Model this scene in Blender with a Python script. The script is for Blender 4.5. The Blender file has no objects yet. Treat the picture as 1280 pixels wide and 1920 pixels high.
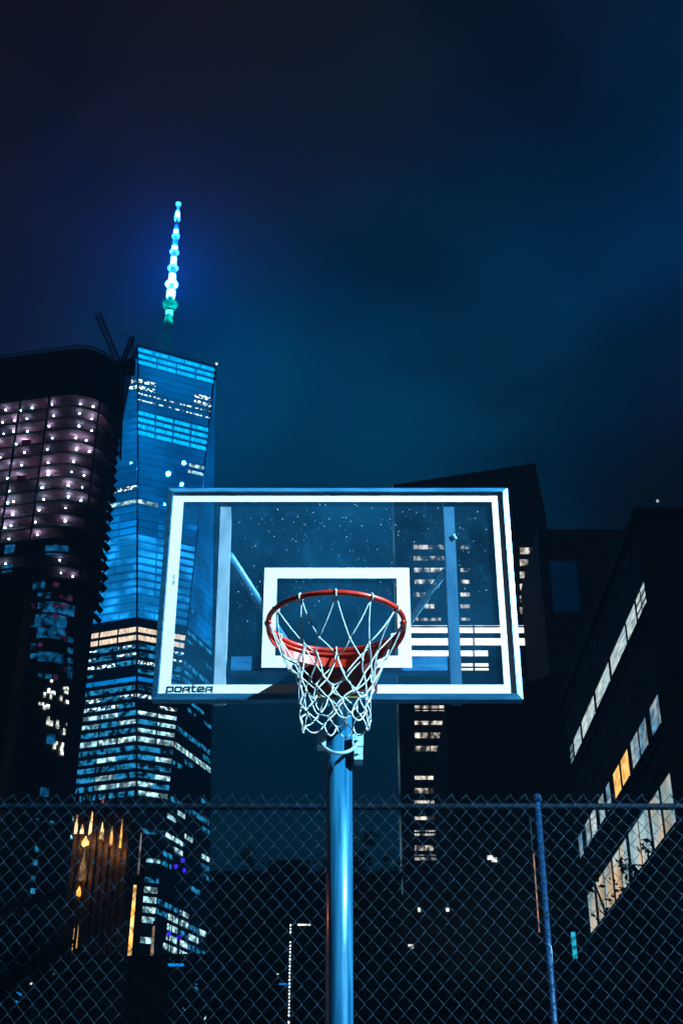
import bpy, math, random
from mathutils import Vector, Matrix
random.seed(7)
scene = bpy.context.scene
COL = scene.collection
PI = math.pi
# ------------------------------------------------------------------ camera
TH = math.radians(30.0)
FPX = 2440.0
EYE = Vector((0.0, 0.0, 1.1))
CT, ST = math.cos(TH), math.sin(TH)
def ray(px, py):
    u = (px - 640.0) / FPX; v = (960.0 - py) / FPX
    return Vector((u, CT - v * ST, ST + v * CT))
def at(px, py, Y):
    d = ray(px, py); return EYE + d * (Y / d.y)
def atx(px, py, X):
    d = ray(px, py); return EYE + d * (X / d.x)
def proj(p):
    q = Vector(p) - EYE
    dep = q.y * CT + q.z * ST
    return 640 + FPX * q.x / dep, 960 - FPX * (q.z * CT - q.y * ST) / dep
cd = bpy.data.cameras.new('camera'); cam = bpy.data.objects.new('camera', cd); COL.objects.link(cam)
cam.location = EYE; cam.rotation_euler = (math.radians(90) + TH, 0, 0)
cd.sensor_fit = 'VERTICAL'; cd.sensor_height = 36.0; cd.lens = 36.0 * FPX / 1920.0
cd.clip_start = 0.05; cd.clip_end = 6000
scene.camera = cam

# ------------------------------------------------------------------ materials
def new_mat(name):
    m = bpy.data.materials.new(name); m.use_nodes = True
    nt = m.node_tree; nt.nodes.clear()
    out = nt.nodes.new('ShaderNodeOutputMaterial')
    return m, nt, out
def N(nt, t, **kw):
    n = nt.nodes.new(t)
    for k, v in kw.items(): setattr(n, k, v)
    return n
def noise(nt, scale, detail=4, stretch=None):
    tc = N(nt, 'ShaderNodeTexCoord'); nz = N(nt, 'ShaderNodeTexNoise')
    nz.inputs['Scale'].default_value = scale; nz.inputs['Detail'].default_value = detail
    if stretch:
        mp = N(nt, 'ShaderNodeMapping'); mp.inputs['Scale'].default_value = stretch
        nt.links.new(tc.outputs['Object'], mp.inputs['Vector']); nt.links.new(mp.outputs[0], nz.inputs['Vector'])
    else:
        nt.links.new(tc.outputs['Object'], nz.inputs['Vector'])
    return nz
def remap(nt, sock, a, b, lo, hi):
    mr = N(nt, 'ShaderNodeMapRange')
    for i, v in enumerate((a, b, lo, hi)): mr.inputs[i + 1].default_value = v
    nt.links.new(sock, mr.inputs[0]); return mr.outputs[0]
def solid(name, c1, c2=None, rough=0.6, metal=0.0, scale=3.0, stretch=None, bump=0.0, spec=0.5, lo=.35, hi=.65, rvar=0.0, coat=0.0):
    m, nt, out = new_mat(name)
    b = N(nt, 'ShaderNodeBsdfPrincipled')
    b.inputs['Roughness'].default_value = rough; b.inputs['Metallic'].default_value = metal
    b.inputs['Specular IOR Level'].default_value = spec
    b.inputs['Coat Weight'].default_value = coat
    b.inputs['Coat Roughness'].default_value = .15
    nz = noise(nt, scale, 6, stretch)
    mx = N(nt, 'ShaderNodeMix', data_type='RGBA')
    mx.inputs[6].default_value = (*c1, 1); mx.inputs[7].default_value = (*(c2 or c1), 1)
    nt.links.new(remap(nt, nz.outputs['Fac'], lo, hi, 0, 1), mx.inputs[0])
    nt.links.new(mx.outputs[2], b.inputs['Base Color'])
    if rvar:
        nt.links.new(remap(nt, nz.outputs['Fac'], .3, .7, rough - rvar, rough + rvar), b.inputs['Roughness'])
    if bump:
        bp = N(nt, 'ShaderNodeBump'); bp.inputs['Strength'].default_value = bump; bp.inputs['Distance'].default_value = .01
        nt.links.new(nz.outputs['Fac'], bp.inputs['Height']); nt.links.new(bp.outputs[0], b.inputs['Normal'])
    nt.links.new(b.outputs[0], out.inputs[0])
    return m
def lit(name, col, strength=1.0, scale=.5, lo=.3, hi=1.6, a=.38, b=.62, stretch=None, col2=None, sample=False, detail=3):
    """a lit window, a lamp or a painted glow: gives off light, uneven as lit rooms behind glass are"""
    m, nt, out = new_mat(name)
    e = N(nt, 'ShaderNodeEmission')
    nz = noise(nt, scale, detail, stretch)
    f = remap(nt, nz.outputs['Fac'], a, b, lo * strength, hi * strength)
    nt.links.new(f, e.inputs['Strength'])
    if col2:
        nz2 = noise(nt, scale * .7, 2)
        mx = N(nt, 'ShaderNodeMix', data_type='RGBA')
        mx.inputs[6].default_value = (*col, 1); mx.inputs[7].default_value = (*col2, 1)
        nt.links.new(remap(nt, nz2.outputs['Fac'], .4, .6, 0, 1), mx.inputs[0])
        nt.links.new(mx.outputs[2], e.inputs['Color'])
    else:
        e.inputs['Color'].default_value = (*col, 1)
    nt.links.new(e.outputs[0], out.inputs[0])
    if not sample:
        m.cycles.emission_sampling = 'NONE'
    return m

M = {}
# the hoop
M['pole'] = solid('blue_painted_steel', (.004, .085, .2), (.02, .2, .37), .34, .3, 2.2, (16, 16, .9), .12, rvar=.1, coat=.3, lo=.38, hi=.62)
M['frame'] = solid('anodised_frame', (.02, .16, .33), (.05, .25, .45), .35, .35, 9, (1, 6, 6), rvar=.1)
M['strut'] = solid('lit_galvanised_strut', (.32, .42, .48), (.55, .62, .66), .45, .3, 6, (2, 2, .8), .05, lo=.4, hi=.6)  # left upright: the lamplight on it is put into a paler colour
M['strut_shaded'] = solid('shaded_strut', (.015, .09, .17), (.05, .17, .27), .5, .3, 6, (2, 2, .8), .05)  # right upright: its shade is put into a darker colour
M['brace'] = solid('brace_pipe', (.06, .26, .42), (.12, .34, .5), .4, .3, 6, (3, 3, 1))
M['bracket'] = solid('zinc_bracket', (.2, .45, .55), (.4, .6, .68), .5, .2, 40)
M['white'] = solid('white_board_paint', (.82, .84, .85), (.7, .74, .77), .5, 0, 7, lo=.55, hi=.8)
M['ink'] = solid('dark_ink', (.012, .02, .035), (.02, .03, .05), .6, 0, 30)
M['rim'] = solid('orange_red_rim_paint', (.58, .02, .006), (.3, .01, .005), .38, 0, 30, lo=.45, hi=.7, bump=.1)
M['rimdark'] = solid('maroon_rim_mount', (.17, .012, .01), (.09, .008, .008), .5, 0, 14)
M['brass'] = solid('tarnished_mount_edge', (.25, .2, .04), (.08, .2, .07), .5, .3, 18)
M['cord'] = solid('white_net_cord', (.74, .78, .78), (.48, .6, .66), .8, 0, 28)
M['speck'] = solid('water_specks', (.75, .85, .9), None, .4)
def glass_mat():
    m, nt, out = new_mat('dusty_board_glass')
    tr = N(nt, 'ShaderNodeBsdfTransparent'); tr.inputs[0].default_value = (.93, .97, 1, 1)
    gl = N(nt, 'ShaderNodeBsdfGlossy'); gl.inputs['Roughness'].default_value = .04; gl.inputs['Color'].default_value = (.8, .9, 1, 1)
    df = N(nt, 'ShaderNodeBsdfDiffuse'); df.inputs['Color'].default_value = (.05, .42, .8, 1)
    lw = N(nt, 'ShaderNodeLayerWeight'); pw = N(nt, 'ShaderNodeMath', operation='POWER'); pw.inputs[1].default_value = 4.0
    nt.links.new(lw.outputs['Facing'], pw.inputs[0])
    fr = N(nt, 'ShaderNodeMath', operation='MULTIPLY_ADD'); fr.inputs[1].default_value = .55; fr.inputs[2].default_value = .025
    nt.links.new(pw.outputs[0], fr.inputs[0])
    m1 = N(nt, 'ShaderNodeMixShader'); m2 = N(nt, 'ShaderNodeMixShader')
    nt.links.new(fr.outputs[0], m1.inputs[0]); nt.links.new(tr.outputs[0], m1.inputs[1]); nt.links.new(gl.outputs[0], m1.inputs[2])
    nz = noise(nt, 3.5, 8); nz2 = noise(nt, 22, 6, (1, 1, .5))
    ad = N(nt, 'ShaderNodeMath', operation='ADD')
    nt.links.new(remap(nt, nz.outputs['Fac'], .35, .75, .014, .05), ad.inputs[0])
    nt.links.new(remap(nt, nz2.outputs['Fac'], .6, .8, 0, .035), ad.inputs[1])
    nt.links.new(ad.outputs[0], m2.inputs[0]); nt.links.new(m1.outputs[0], m2.inputs[1]); nt.links.new(df.outputs[0], m2.inputs[2])
    nt.links.new(m2.outputs[0], out.inputs[0]); return m
M['glass'] = glass_mat()
# the fence
M['wire'] = solid('galvanised_wire', (.008, .034, .062), (.002, .01, .02), .55, .1, 25, lo=.4, hi=.6, spec=.2)
M['fpost'] = solid('fence_pipe', (.001, .04, .12), (.0008, .02, .06), .5, .1, 8, (3, 3, .6), spec=.25)
M['frail'] = solid('dark_fence_rail', (.0005, .007, .02), (.0003, .003, .008), .7, 0, 5, (.5, 3, 3), spec=.1)
M['warm_lit_bar'] = solid('orange_lit_bar', (.5, .1, .02), (.12, .03, .015), .6, .1, 26)  # warm light on the bar, put into its orange colour
# buildings
M['tower_glass'] = solid('tower_glass', (.012, .03, .05), (.02, .045, .07), .18, 0, .05, rvar=.05)
M['tower_metal'] = solid('tower_metal', (.1, .16, .2), (.14, .2, .25), .4, .4, .1)
M['concrete'] = solid('slab_concrete', (.34, .10, .16), (.11, .04, .065), .85, 0, .16, lo=.42, hi=.58)
M['netting'] = solid('dark_debris_netting', (.05, .045, .05), (.03, .028, .03), .9, 0, .6, (1, 1, .15), .3)
M['core'] = solid('unfinished_core_wall', (.16, .08, .1), (.09, .05, .06), .9, 0, .3)
M['curtain'] = solid('dark_curtain_wall', (.012, .014, .02), (.018, .022, .028), .55, 0, .4)
M['darkwall'] = solid('dark_masonry', (.13, .11, .115), (.08, .07, .075), .9, 0, .35, (1, 1, 1), .2)
M['darkwall2'] = solid('dark_brick', (.09, .085, .095), (.055, .05, .058), .9, 0, .8, (1, 1, 3), .2)
M['officewall'] = solid('office_wall', (.06, .07, .085), (.04, .048, .06), .6, 0, .2)
M['trim'] = solid('dark_trim', (.06, .055, .06), (.035, .033, .036), .8, 0, 2)
M['crane'] = solid('crane_steel', (.03, .026, .028), (.02, .018, .02), .7, .2, .5)
M['stone'] = solid('carved_stone', (.09, .065, .045), (.05, .036, .026), .9, 0, .8, (1, 1, .4), .3)
M['asphalt'] = solid('asphalt', (.045, .045, .05), (.06, .06, .065), .85, 0, 5, None, .2)
M['pavement'] = solid('pavement_concrete', (.2, .2, .2), (.15, .15, .155), .9, 0, 3, None, .1)
M['bark'] = solid('bark', (.05, .04, .03), (.025, .02, .016), .95, 0, 6, (2, 2, .5), .4)
M['leaf'] = solid('night_leaves', (.035, .06, .03), (.02, .035, .02), .7, 0, 1.5)
# lit windows, lamps and painted glows
M['w_cyan'] = lit('cyan_lit_floor', (0.0, .46, .95), 2.3, .9, .55, 1.25, .35, .65, (1, 1, .3))
M['w_mist'] = lit('mist_glow_floor', (0.0, .28, .88), .56, .03, .5, 1.5, .35, .65)  # glow of the mist, put into emissive floors
M['w_mid'] = lit('mid_blue_floor', (0.0, .29, .92), .95, .035, .35, 1.6, .38, .64)
M['w_blue'] = lit('bright_blue_floor', (0.01, .38, 1.0), 1.7, .07, .35, 1.5, .42, .64)
M['w_spark'] = lit('white_room_lights', (.85, 1.0, 1.0), 3.2, .75, 0.02, 1.8, .5, .64, None, (.5, .9, 1.0))
M['w_white'] = lit('white_lit_floor', (.62, .95, 1.0), 1.7, .42, .12, 1.5, .42, .64, (1, 1, .8), (.35, .8, .95), detail=5)
M['w_teal'] = lit('teal_lit_floor', (.02, .36, .75), .85, .35, .02, 1.5, .42, .62)
M['w_warm'] = lit('warm_lit_floor', (.88, .7, .52), 1.9, 1.1, .55, 1.2, .35, .65, (1, 1, .2))
M['w_glow'] = lit('blue_floodlamp', (.008, .26, 1.0), 900, .1, 1, 1, sample=True)
M['spire_white'] = lit('spire_white_light', (.014, .19, 1.0), 300, .3, .8, 1.2, sample=True)
M['spire_blue'] = lit('spire_blue_light', (.001, .06, 1.0), 20, .5, .6, 1.3, sample=True)
M['spire_cyan'] = lit('spire_cyan_light', (.05, .5, 1.0), 7, .5, .4, 1.5, sample=True)
M['spire_green'] = lit('spire_teal_light', (.0, .62, .5), 1.6, .4, .3, 1.4, sample=True)
M['worklamp'] = lit('white_work_lamp', (.42, .85, 1.0), 130, .1, 1, 1, sample=True)
M['worklamp_dim'] = lit('dim_work_lamp', (.42, .85, 1.0), 45, .1, 1, 1, sample=True)
M['worklamp_hot'] = lit('hot_work_lamp', (.5, .85, 1.0), 240, .1, 1, 1, sample=True)
M['w_curve'] = lit('blue_curved_window', (.01, .22, .55), .45, .5, .1, 1.6, .4, .65)
M['w_curve_dim'] = lit('dim_violet_curved_window', (.12, .04, .12), .35, .4, .1, 1.5, .4, .65)
M['w_office'] = lit('office_ceiling_lights', (.95, .86, .7), 1.0, .55, .05, 2.2, .42, .68, (1, 1, .5), (.55, .5, .45))
M['w_strip'] = lit('bright_office_floor', (1.0, .95, .82), 2.2, .3, .75, 1.3, .35, .65)
M['w_panel'] = lit('blue_lobby_glass', (.0, .16, .5), .05, .06, .7, 1.2)
M['w_pale'] = lit('pale_blind_window', (.62, .74, .72), 1.1, 1.2, .45, 1.2, .35, .65, (.3, .6, 4), (.45, .62, .68))
M['w_bluish'] = lit('bluish_blind_window', (.12, .32, .5), .85, .9, .3, 1.4, .35, .65, (1, 1, 2), (.4, .5, .52))
M['w_amber'] = lit('amber_window', (1.0, .55, .15), 1.3, .9, .6, 1.2, .35, .65, (1, 1, 2))
M['w_tan'] = lit('tan_shop_window', (.66, .48, .3), 1.0, .32, .55, 1.2, .35, .65, (1, 1.3, 1), (.35, .55, .6))
M['w_gold'] = lit('painted_gold_glow', (1.0, .40, .05), 1.9, .3, .25, 1.6, .38, .62, None, (1.0, .72, .3))  # emissive gold standing in for light thrown on stone
M['w_goldm'] = lit('faint_painted_gold_glow', (.5, .28, .1), .55, .3, .1, 1.4, .38, .62)
M['w_small'] = lit('small_white_window', (.9, .95, .85), 1.6, .8, .2, 1.5)
M['w_purple'] = lit('violet_lamp', (.06, .02, 1.0), 1.1, .1, 1, 1)
M['lampdot'] = lit('white_lamp', (.75, .9, 1.0), 2.2, .1, 1, 1)

# ------------------------------------------------------------------ mesh builder
class MB:
    def __init__(s): s.v = []; s.f = []; s.mi = []; s.m = 0
    def face(s, pts):
        b = len(s.v); s.v += [Vector(p) for p in pts]; s.f.append(tuple(range(b, b + len(pts)))); s.mi.append(s.m)
    def box(s, lo, hi):
        x0, y0, z0 = lo; x1, y1, z1 = hi; b = len(s.v)
        s.v += [Vector(p) for p in ((x0,y0,z0),(x1,y0,z0),(x1,y1,z0),(x0,y1,z0),(x0,y0,z1),(x1,y0,z1),(x1,y1,z1),(x0,y1,z1))]
        for q in ((0,3,2,1),(4,5,6,7),(0,1,5,4),(1,2,6,5),(2,3,7,6),(3,0,4,7)):
            s.f.append(tuple(b + i for i in q)); s.mi.append(s.m)
    def prism(s, base, top):
        n = len(base); b = len(s.v); s.v += [Vector(p) for p in base] + [Vector(p) for p in top]
        s.f.append(tuple(b + i for i in reversed(range(n)))); s.mi.append(s.m)
        s.f.append(tuple(b + n + i for i in range(n))); s.mi.append(s.m)
        for i in range(n):
            j = (i + 1) % n; s.f.append((b + i, b + j, b + n + j, b + n + i)); s.mi.append(s.m)
    def poly(s, pts, z0, z1):
        s.prism([(p[0], p[1], z0) for p in pts], [(p[0], p[1], z1) for p in pts])
    def tube(s, pts, r, n=8, closed=False, caps=True, phase=0.0):
        pts = [Vector(p) for p in pts]; k = len(pts); b = len(s.v)
        rr = r if isinstance(r, (list, tuple)) else [r] * k
        ref = None
        for i, p in enumerate(pts):
            if closed: d = pts[(i + 1) % k] - pts[i - 1]
            else: d = pts[min(i + 1, k - 1)] - pts[max(i - 1, 0)]
            d = d.normalized() if d.length > 1e-9 else Vector((0, 0, 1))
            if ref is None:
                ref = Vector((0, 0, 1)) if abs(d.z) < .9 else Vector((1, 0, 0))
            a = ref - d * ref.dot(d)
            if a.length < 1e-6: a = d.orthogonal()
            a.normalize(); ref = a; c = d.cross(a)
            for j in range(n):
                t = 2 * PI * j / n + phase
                s.v.append(p + (a * math.cos(t) + c * math.sin(t)) * rr[i])
        for i in range(k if closed else k - 1):
            i2 = (i + 1) % k
            for j in range(n):
                j2 = (j + 1) % n
                s.f.append((b + i*n + j, b + i*n + j2, b + i2*n + j2, b + i2*n + j)); s.mi.append(s.m)
        if caps and not closed:
            s.f.append(tuple(b + j for j in reversed(range(n)))); s.mi.append(s.m)
            s.f.append(tuple(b + (k-1)*n + j for j in range(n))); s.mi.append(s.m)
    def beam(s, a, b_, w, h):
        """a rectangular bar from a to b_, w across (level), h the other way"""
        a = Vector(a); b_ = Vector(b_); d = (b_ - a).normalized()
        up = Vector((0, 0, 1)) if abs(d.z) < .95 else Vector((0, 1, 0))
        x = d.cross(up).normalized(); y = x.cross(d).normalized()
        q = [(-w/2, -h/2), (w/2, -h/2), (w/2, h/2), (-w/2, h/2)]
        s.prism([a + x*i + y*j for i, j in q], [b_ + x*i + y*j for i, j in q])
    def ball(s, c, r, n=8, m=5, sz=1.0):
        c = Vector(c); pts = [c + Vector((0, 0, r*sz*math.cos(PI*i/m))) for i in range(m + 1)]
        s.tube(pts, [max(1e-4, r*math.sin(PI*i/m)) for i in range(m + 1)], n, caps=False)
    def build(s, name, mats, parent=None, smooth=False):
        if not isinstance(mats, (list, tuple)): mats = [mats]
        me = bpy.data.meshes.new(name)
        off = parent_origin(parent) if parent is not None else Vector((0, 0, 0))
        me.from_pydata([tuple(p - off) for p in s.v], [], s.f)
        for m in mats: me.materials.append(m)
        me.polygons.foreach_set('material_index', s.mi)
        if smooth: me.polygons.foreach_set('use_smooth', [True] * len(me.polygons))
        me.update()
        o = bpy.data.objects.new(name, me); COL.objects.link(o)
        if parent is not None: o.parent = parent
        return o
def parent_origin(p):
    v = Vector(p.location)
    while p.parent: p = p.parent; v = v + p.location
    return v
def thing(name, label, cat, loc=(0, 0, 0), group=None):
    o = bpy.data.objects.new(name, None); COL.objects.link(o); o.location = loc; o.empty_display_size = .2
    o['label'] = label; o['category'] = cat
    if group: o['group'] = group
    return o
def structure(o, kind='structure'): o['kind'] = kind; return o

# ------------------------------------------------------------------ ground
g = MB(); g.face([(-1500, -1500, 0), (1500, -1500, 0), (1500, 1500, 0), (-1500, 1500, 0)]); structure(g.build('ground', M['asphalt']))
g = MB(); g.face([(-30, -14, .004), (30, -14, .004), (30, 6.6, .004), (-30, 6.6, .004)]); structure(g.build('basketball_court', M['pavement']))
g = MB(); g.box((-60, 9.5, 0), (18.4, 13, .13)); structure(g.build('pavement', M['pavement']))

# ------------------------------------------------------------------ basketball hoop
XC = -0.015; YB = 4.52
hoop = thing('basketball_hoop', 'clear glass basketball backboard with orange rim and white net on blue pole', 'basketball hoop', (XC, 5.59, 0))
def bp(px, py, dy=0.0): return at(px, py, YB + dy)
W = .6855; ZB = 2.905; ZT = ZB + .912; XL, XR = XC - W, XC + W
# pole with its bend into the arm that carries the board
p = MB(); PX = at(636, 1500, 5.6).x
R_ = .0575
p.tube([(PX, 5.6, 0), (PX, 5.6, 1.2), (PX, 5.6, 2.2), (PX, 5.6, 3.27)], R_, 40)
p.build('pole', M['pole'], hoop, True)
p = MB(); p.tube([(PX, 5.545, 3.2), (PX, 5.2, 3.17), (PX, 4.592, 3.075)], .036, 24)
p.build('arm', M['pole'], hoop, True)
# U-bolt and brackets
p = MB(); zc_ = at(636, 1378, 5.53).z
arc = []
for i in range(25):
    t = PI * i / 24
    arc.append((PX - .085 * math.cos(t), 5.56 - .085 * math.sin(t), zc_ - .105 * math.sin(t)))
p.tube([(PX - .085, 5.6, zc_ + .02)] + arc + [(PX + .085, 5.6, zc_ + .02)], .008, 10)
ub = p.build('pole_clamp', M['bracket'], hoop, True)
for sx, (x0, x1, y0, y1) in ((-1, (594, 611, 1374, 1397)), (1, (660.5, 681, 1376, 1399)), (1, (664, 680, 1401, 1424))):
    a = at(x0, y1, 5.52); b = at(x1, y0, 5.52)
    p = MB(); p.box((a.x, 5.52, a.z), (b.x, 5.6, b.z)); p.tube([((a.x+b.x)/2, 5.51, (a.z+b.z)/2), ((a.x+b.x)/2, 5.525, (a.z+b.z)/2)], .007, 6)
    p.build('clamp_plate', M['bracket'], hoop)
# board: glass, frame, painted marks
board = MB(); board.box((XL + .008, YB, ZB + .008), (XR - .008, YB + .012, ZT - .008))
board = board.build('glass_panel', M['glass'], hoop)
fr = MB(); FW = .021; FD = .045
def mitre(x0, z0, x1, z1, w, d0, d1):
    o = [(x0, z0), (x1, z0), (x1, z1), (x0, z1)]; i = [(x0+w, z0+w), (x1-w, z0+w), (x1-w, z1-w), (x0+w, z1-w)]
    for k in range(4):
        j = (k + 1) % 4
        q = [o[k], o[j], i[j], i[k]]
        bev = [(o[k][0], o[k][1]), (o[j][0], o[j][1]), i[j], i[k]]
        yield [Vector((a, YB + d0 + (.008 if n < 2 else 0), b)) for n, (a, b) in enumerate(q)], [Vector((a, YB + d1, b)) for a, b in bev]
for fpts, bpts in mitre(XL, ZB, XR, ZT, FW, -.016, .034):
    q = MB(); q.prism(fpts, bpts); q.build('frame_rail', M['frame'], hoop)
def ring_sheet(mb, o, i, y):
    for k in range(4):
        j = (k + 1) % 4
        mb.face([(o[k][0], y, o[k][1]), (o[j][0], y, o[j][1]), (i[j][0], y, i[j][1]), (i[k][0], y, i[k][1])])
b_ = MB(); x0, z0, x1, z1 = XL + FW + .002, ZB + FW + .002, XR - FW - .002, ZT - FW - .002
wx, wz = .043, .038
ring_sheet(b_, [(x0, z0), (x1, z0), (x1, z1), (x0, z1)], [(x0+wx, z0+wz), (x1-wx, z0+wz), (x1-wx, z1-wz), (x0+wx, z1-wz)], YB - .002)
border = b_.build('white_border', M['white'], hoop)
tq = MB()
ta = bp(490, 1252); tb = bp(772, 1252); tz1 = bp(632, 1065).z; tz0 = ta.z; cx = (ta.x + tb.x) / 2; hw = (tb.x - ta.x) / 2
ring_sheet(tq, [(cx-hw, tz0), (cx+hw, tz0), (cx+hw, tz1), (cx-hw, tz1)], [(cx-hw+.05, tz0+.048), (cx+hw-.05, tz0+.048), (cx+hw-.05, tz1-.046), (cx-hw+.05, tz1-.046)], YB - .002)
tq.build('target_square', M['white'], hoop)
# maker's lettering on the lower left of the border, drawn as strokes
LET = {
 'p': ([[(0,-.45),(0.06,1),(.85,1),(.95,.85),(.9,.2),(.8,.05),(.2,.05)]], 1.0),
 'o': ([[(.1,.05),(0,.2),(.06,.85),(.15,1),(.85,1),(.95,.85),(.9,.2),(.8,.05),(.1,.05)]], 1.0),
 'R': ([[(0,0),(.05,.8),(.2,1),(.9,1),(.92,.5),(.35,.42)],[(.7,.45),(.95,0)]], 1.0),
 't': ([[(.22,1.35),(.15,.2),(.3,.05),(.6,.05)],[(0,1),(.6,1)]], .68),
 'e': ([[(.9,.05),(.1,.05),(0,.2),(.06,.85),(.15,1),(.85,1),(.92,.55),(.3,.5)]], 1.0)}
lt = MB(); pen = bp(313, 1297.5); Lh = .0185; Lw = .0245; xx = pen.x
for ch in 'poRteR':
    strokes, adv = LET[ch]
    for st in strokes:
        P = [Vector((xx + a * Lw, YB - .0035, pen.z + b * Lh)) for a, b in st]
        for a, b in zip(P, P[1:]):
            d = (b - a).normalized(); n_ = Vector((-d.z, 0, d.x)) * .0028; e = d * .0024
            lt.face([a - e - n_, b + e - n_, b + e + n_, a - e + n_])
    xx += Lw * adv + .0062
lt.build('lettering', M['ink'], border)
sc = MB()
for st in ([(322,1082),(328,1078),(326,1086),(331,1083)], [(322,1094),(327,1088),(325,1098),(330,1090)]):
    P = [bp(a, b) + Vector((0, -.0035, 0)) for a, b in st]
    for a, b in zip(P, P[1:]):
        d = (b - a).normalized(); n_ = Vector((-d.z, 0, d.x)) * .0008
        sc.face([a - n_, b - n_, b + n_, a + n_])
sc.build('pen_scribble', M['ink'], border)
# specks of water on the glass
sp = MB()
clusters = [(560, 1000, 55), (660, 990, 90), (740, 960, 60), (800, 1000, 70), (880, 1000, 60), (900, 1080, 50), (720, 1100, 25), (560, 1100, 40), (690, 1040, 60), (610, 960, 60), (500, 960, 45), (460, 1110, 40)]
for _ in range(420):
    cx_, cy_, rr = random.choice(clusters); px_, py_ = random.gauss(cx_, rr), random.gauss(cy_, rr * .7)
    if not (440 < px_ < 920 and 944 < py_ < 1270): continue
    if 485 < px_ < 778 and 1060 < py_ < 1086: continue
    c = bp(px_, py_); r = random.choice((.0007, .0009, .0011, .0015, .0021))
    sp.tube([c + Vector((0, -.0016, 0)), c + Vector((0, .0005, 0))], [r * .5, r], 6)
s_ = sp.build('water_specks', M['speck'], board); s_['kind'] = 'stuff'
# steel behind the glass
def strut(px_top, px_bot, mat, w):
    a = bp(px_bot, 1279, .014); b = bp(px_top, 930, .014)
    q = MB(); q.beam((a.x, YB + .039, ZB + .004), (b.x, YB + .039, ZT - .012), w, .05)
    return q.build('strut', mat, hoop), a.x, b.x
sl, *_ = strut(424, 412, M['strut'], .042); sl['label'] = 'galvanised upright coloured pale as if lit'
sr, *_ = strut(840, 855, M['strut_shaded'], .042); sr['label'] = 'upright coloured dark as if in shade'
q = MB(); q.tube([bp(849, 1003, .012), bp(853, 1011, .012)], .009, 8); q.build('weld_bead', M['bracket'], sr, True)
za = bp(500, 1257, .02).z; zb = bp(500, 1231, .02).z
q = MB(); q.box((bp(432, 1245, .02).x + .002, YB + .02, za), (bp(841, 1245, .02).x - .002, YB + .07, zb)); q.build('cross_bar', M['frame'], hoop)
for (x, y), (x2, y2), r, bm in (((430, 1043), (611, 1322), .019, M['brace']), ((834, 1071), (662, 1316), .014, M['bracket'])):  # right brace paler: its lit edge is put into the colour
    q = MB(); q.tube([at(x, y, YB + .06), at(x2, y2, 5.57)], r, 16); q.build('brace', bm, hoop, True)
# rim
RC = Vector((at(630, 1165, 4.14).x, YB - .385, 3.040)); RR = .2365
rim = MB(); rim.tube([RC + Vector((RR * math.cos(2*PI*i/64), RR * math.sin(2*PI*i/64), 0)) for i in range(64)], .0095, 14, closed=True)
rim.tube([RC + Vector((RR * math.cos(t), RR * math.sin(t), -.017)) for t in [math.radians(-12 + 204 * i / 40) for i in range(41)]], .006, 10)
rimo = rim.build('rim', M['rim'], hoop, True)
fl = MB(); th = [math.radians(-8 + 196 * i / 40) for i in range(41)]
for t0, t1 in zip(th, th[1:]):
    def hgt(t): return .012 + .052 * max(0, math.sin(t)) ** .7
    a0, a1 = [Vector((math.cos(t), math.sin(t), 0)) for t in (t0, t1)]
    i0, i1 = RC + a0 * (RR + .004), RC + a1 * (RR + .004); o0, o1 = RC + a0 * (RR + .009), RC + a1 * (RR + .009)
    d0, d1 = Vector((0, 0, -hgt(t0))), Vector((0, 0, -hgt(t1)))
    fl.face([i0, i1, i1 + d1, i0 + d0]); fl.face([o1, o0, o0 + d0, o1 + d1]); fl.face([i0 + d0, i1 + d1, o1 + d1, o0 + d0])
fl.build('flange', M['rim'], rimo, True)
mt = MB(); ma, mb_ = bp(588, 1300), bp(678, 1300)
mx0, mx1 = ma.x + .002, mb_.x - .002
yf = RC.y + RR + .012
mt.prism([(mx0 - .03, yf - .02, 3.035), (mx1 + .03, yf - .02, 3.035), (mx1 + .01, YB - .014, 3.035), (mx0 - .01, YB - .014, 3.035)],
         [(mx0 - .03, yf - .02, 3.041), (mx1 + .03, yf - .02, 3.041), (mx1 + .01, YB - .014, 3.041), (mx0 - .01, YB - .014, 3.041)])
mt.prism([(mx0, YB - .12, 3.034), (mx1, YB - .12, 3.034), (mx1, YB - .017, 3.034), (mx0, YB - .017, 3.034)][::-1],
         [(mx0, YB - .03, ZB + .002), (mx1, YB - .03, ZB + .002), (mx1, YB - .017, ZB + .002), (mx0, YB - .017, ZB + .002)][::-1])
mo = mt.build('mount', M['rimdark'], rimo)
q = MB(); q.box((mx0, YB - .034, ZB - .004), (mx1, YB - .017, ZB + .0015)); q.build('mount_edge', M['brass'], rimo)
# gussets that run out from the mount under the ring
for sx, x_ in ((-1, mx0 - .045), (1, mx1 + .045)):
    q = MB(); q.prism([(x_ - .003, YB - .017, 3.034), (x_ + .003, YB - .017, 3.034), (x_ + .003, YB - .017, 2.96), (x_ - .003, YB - .017, 2.96)],
                      [(x_ - .003, yf - .01, 3.034), (x_ + .003, yf - .01, 3.034), (x_ + .003, yf - .01, 3.0), (x_ - .003, yf - .01, 3.0)])
    q.build('gusset', M['rim'], rimo)
# back plate on the glass
q = MB(); q.box((mx0 - .06, YB - .0165, ZB + .03), (mx1 + .06, YB - .004, 3.06)); q.build('back_plate', M['rimdark'], rimo)
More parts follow.
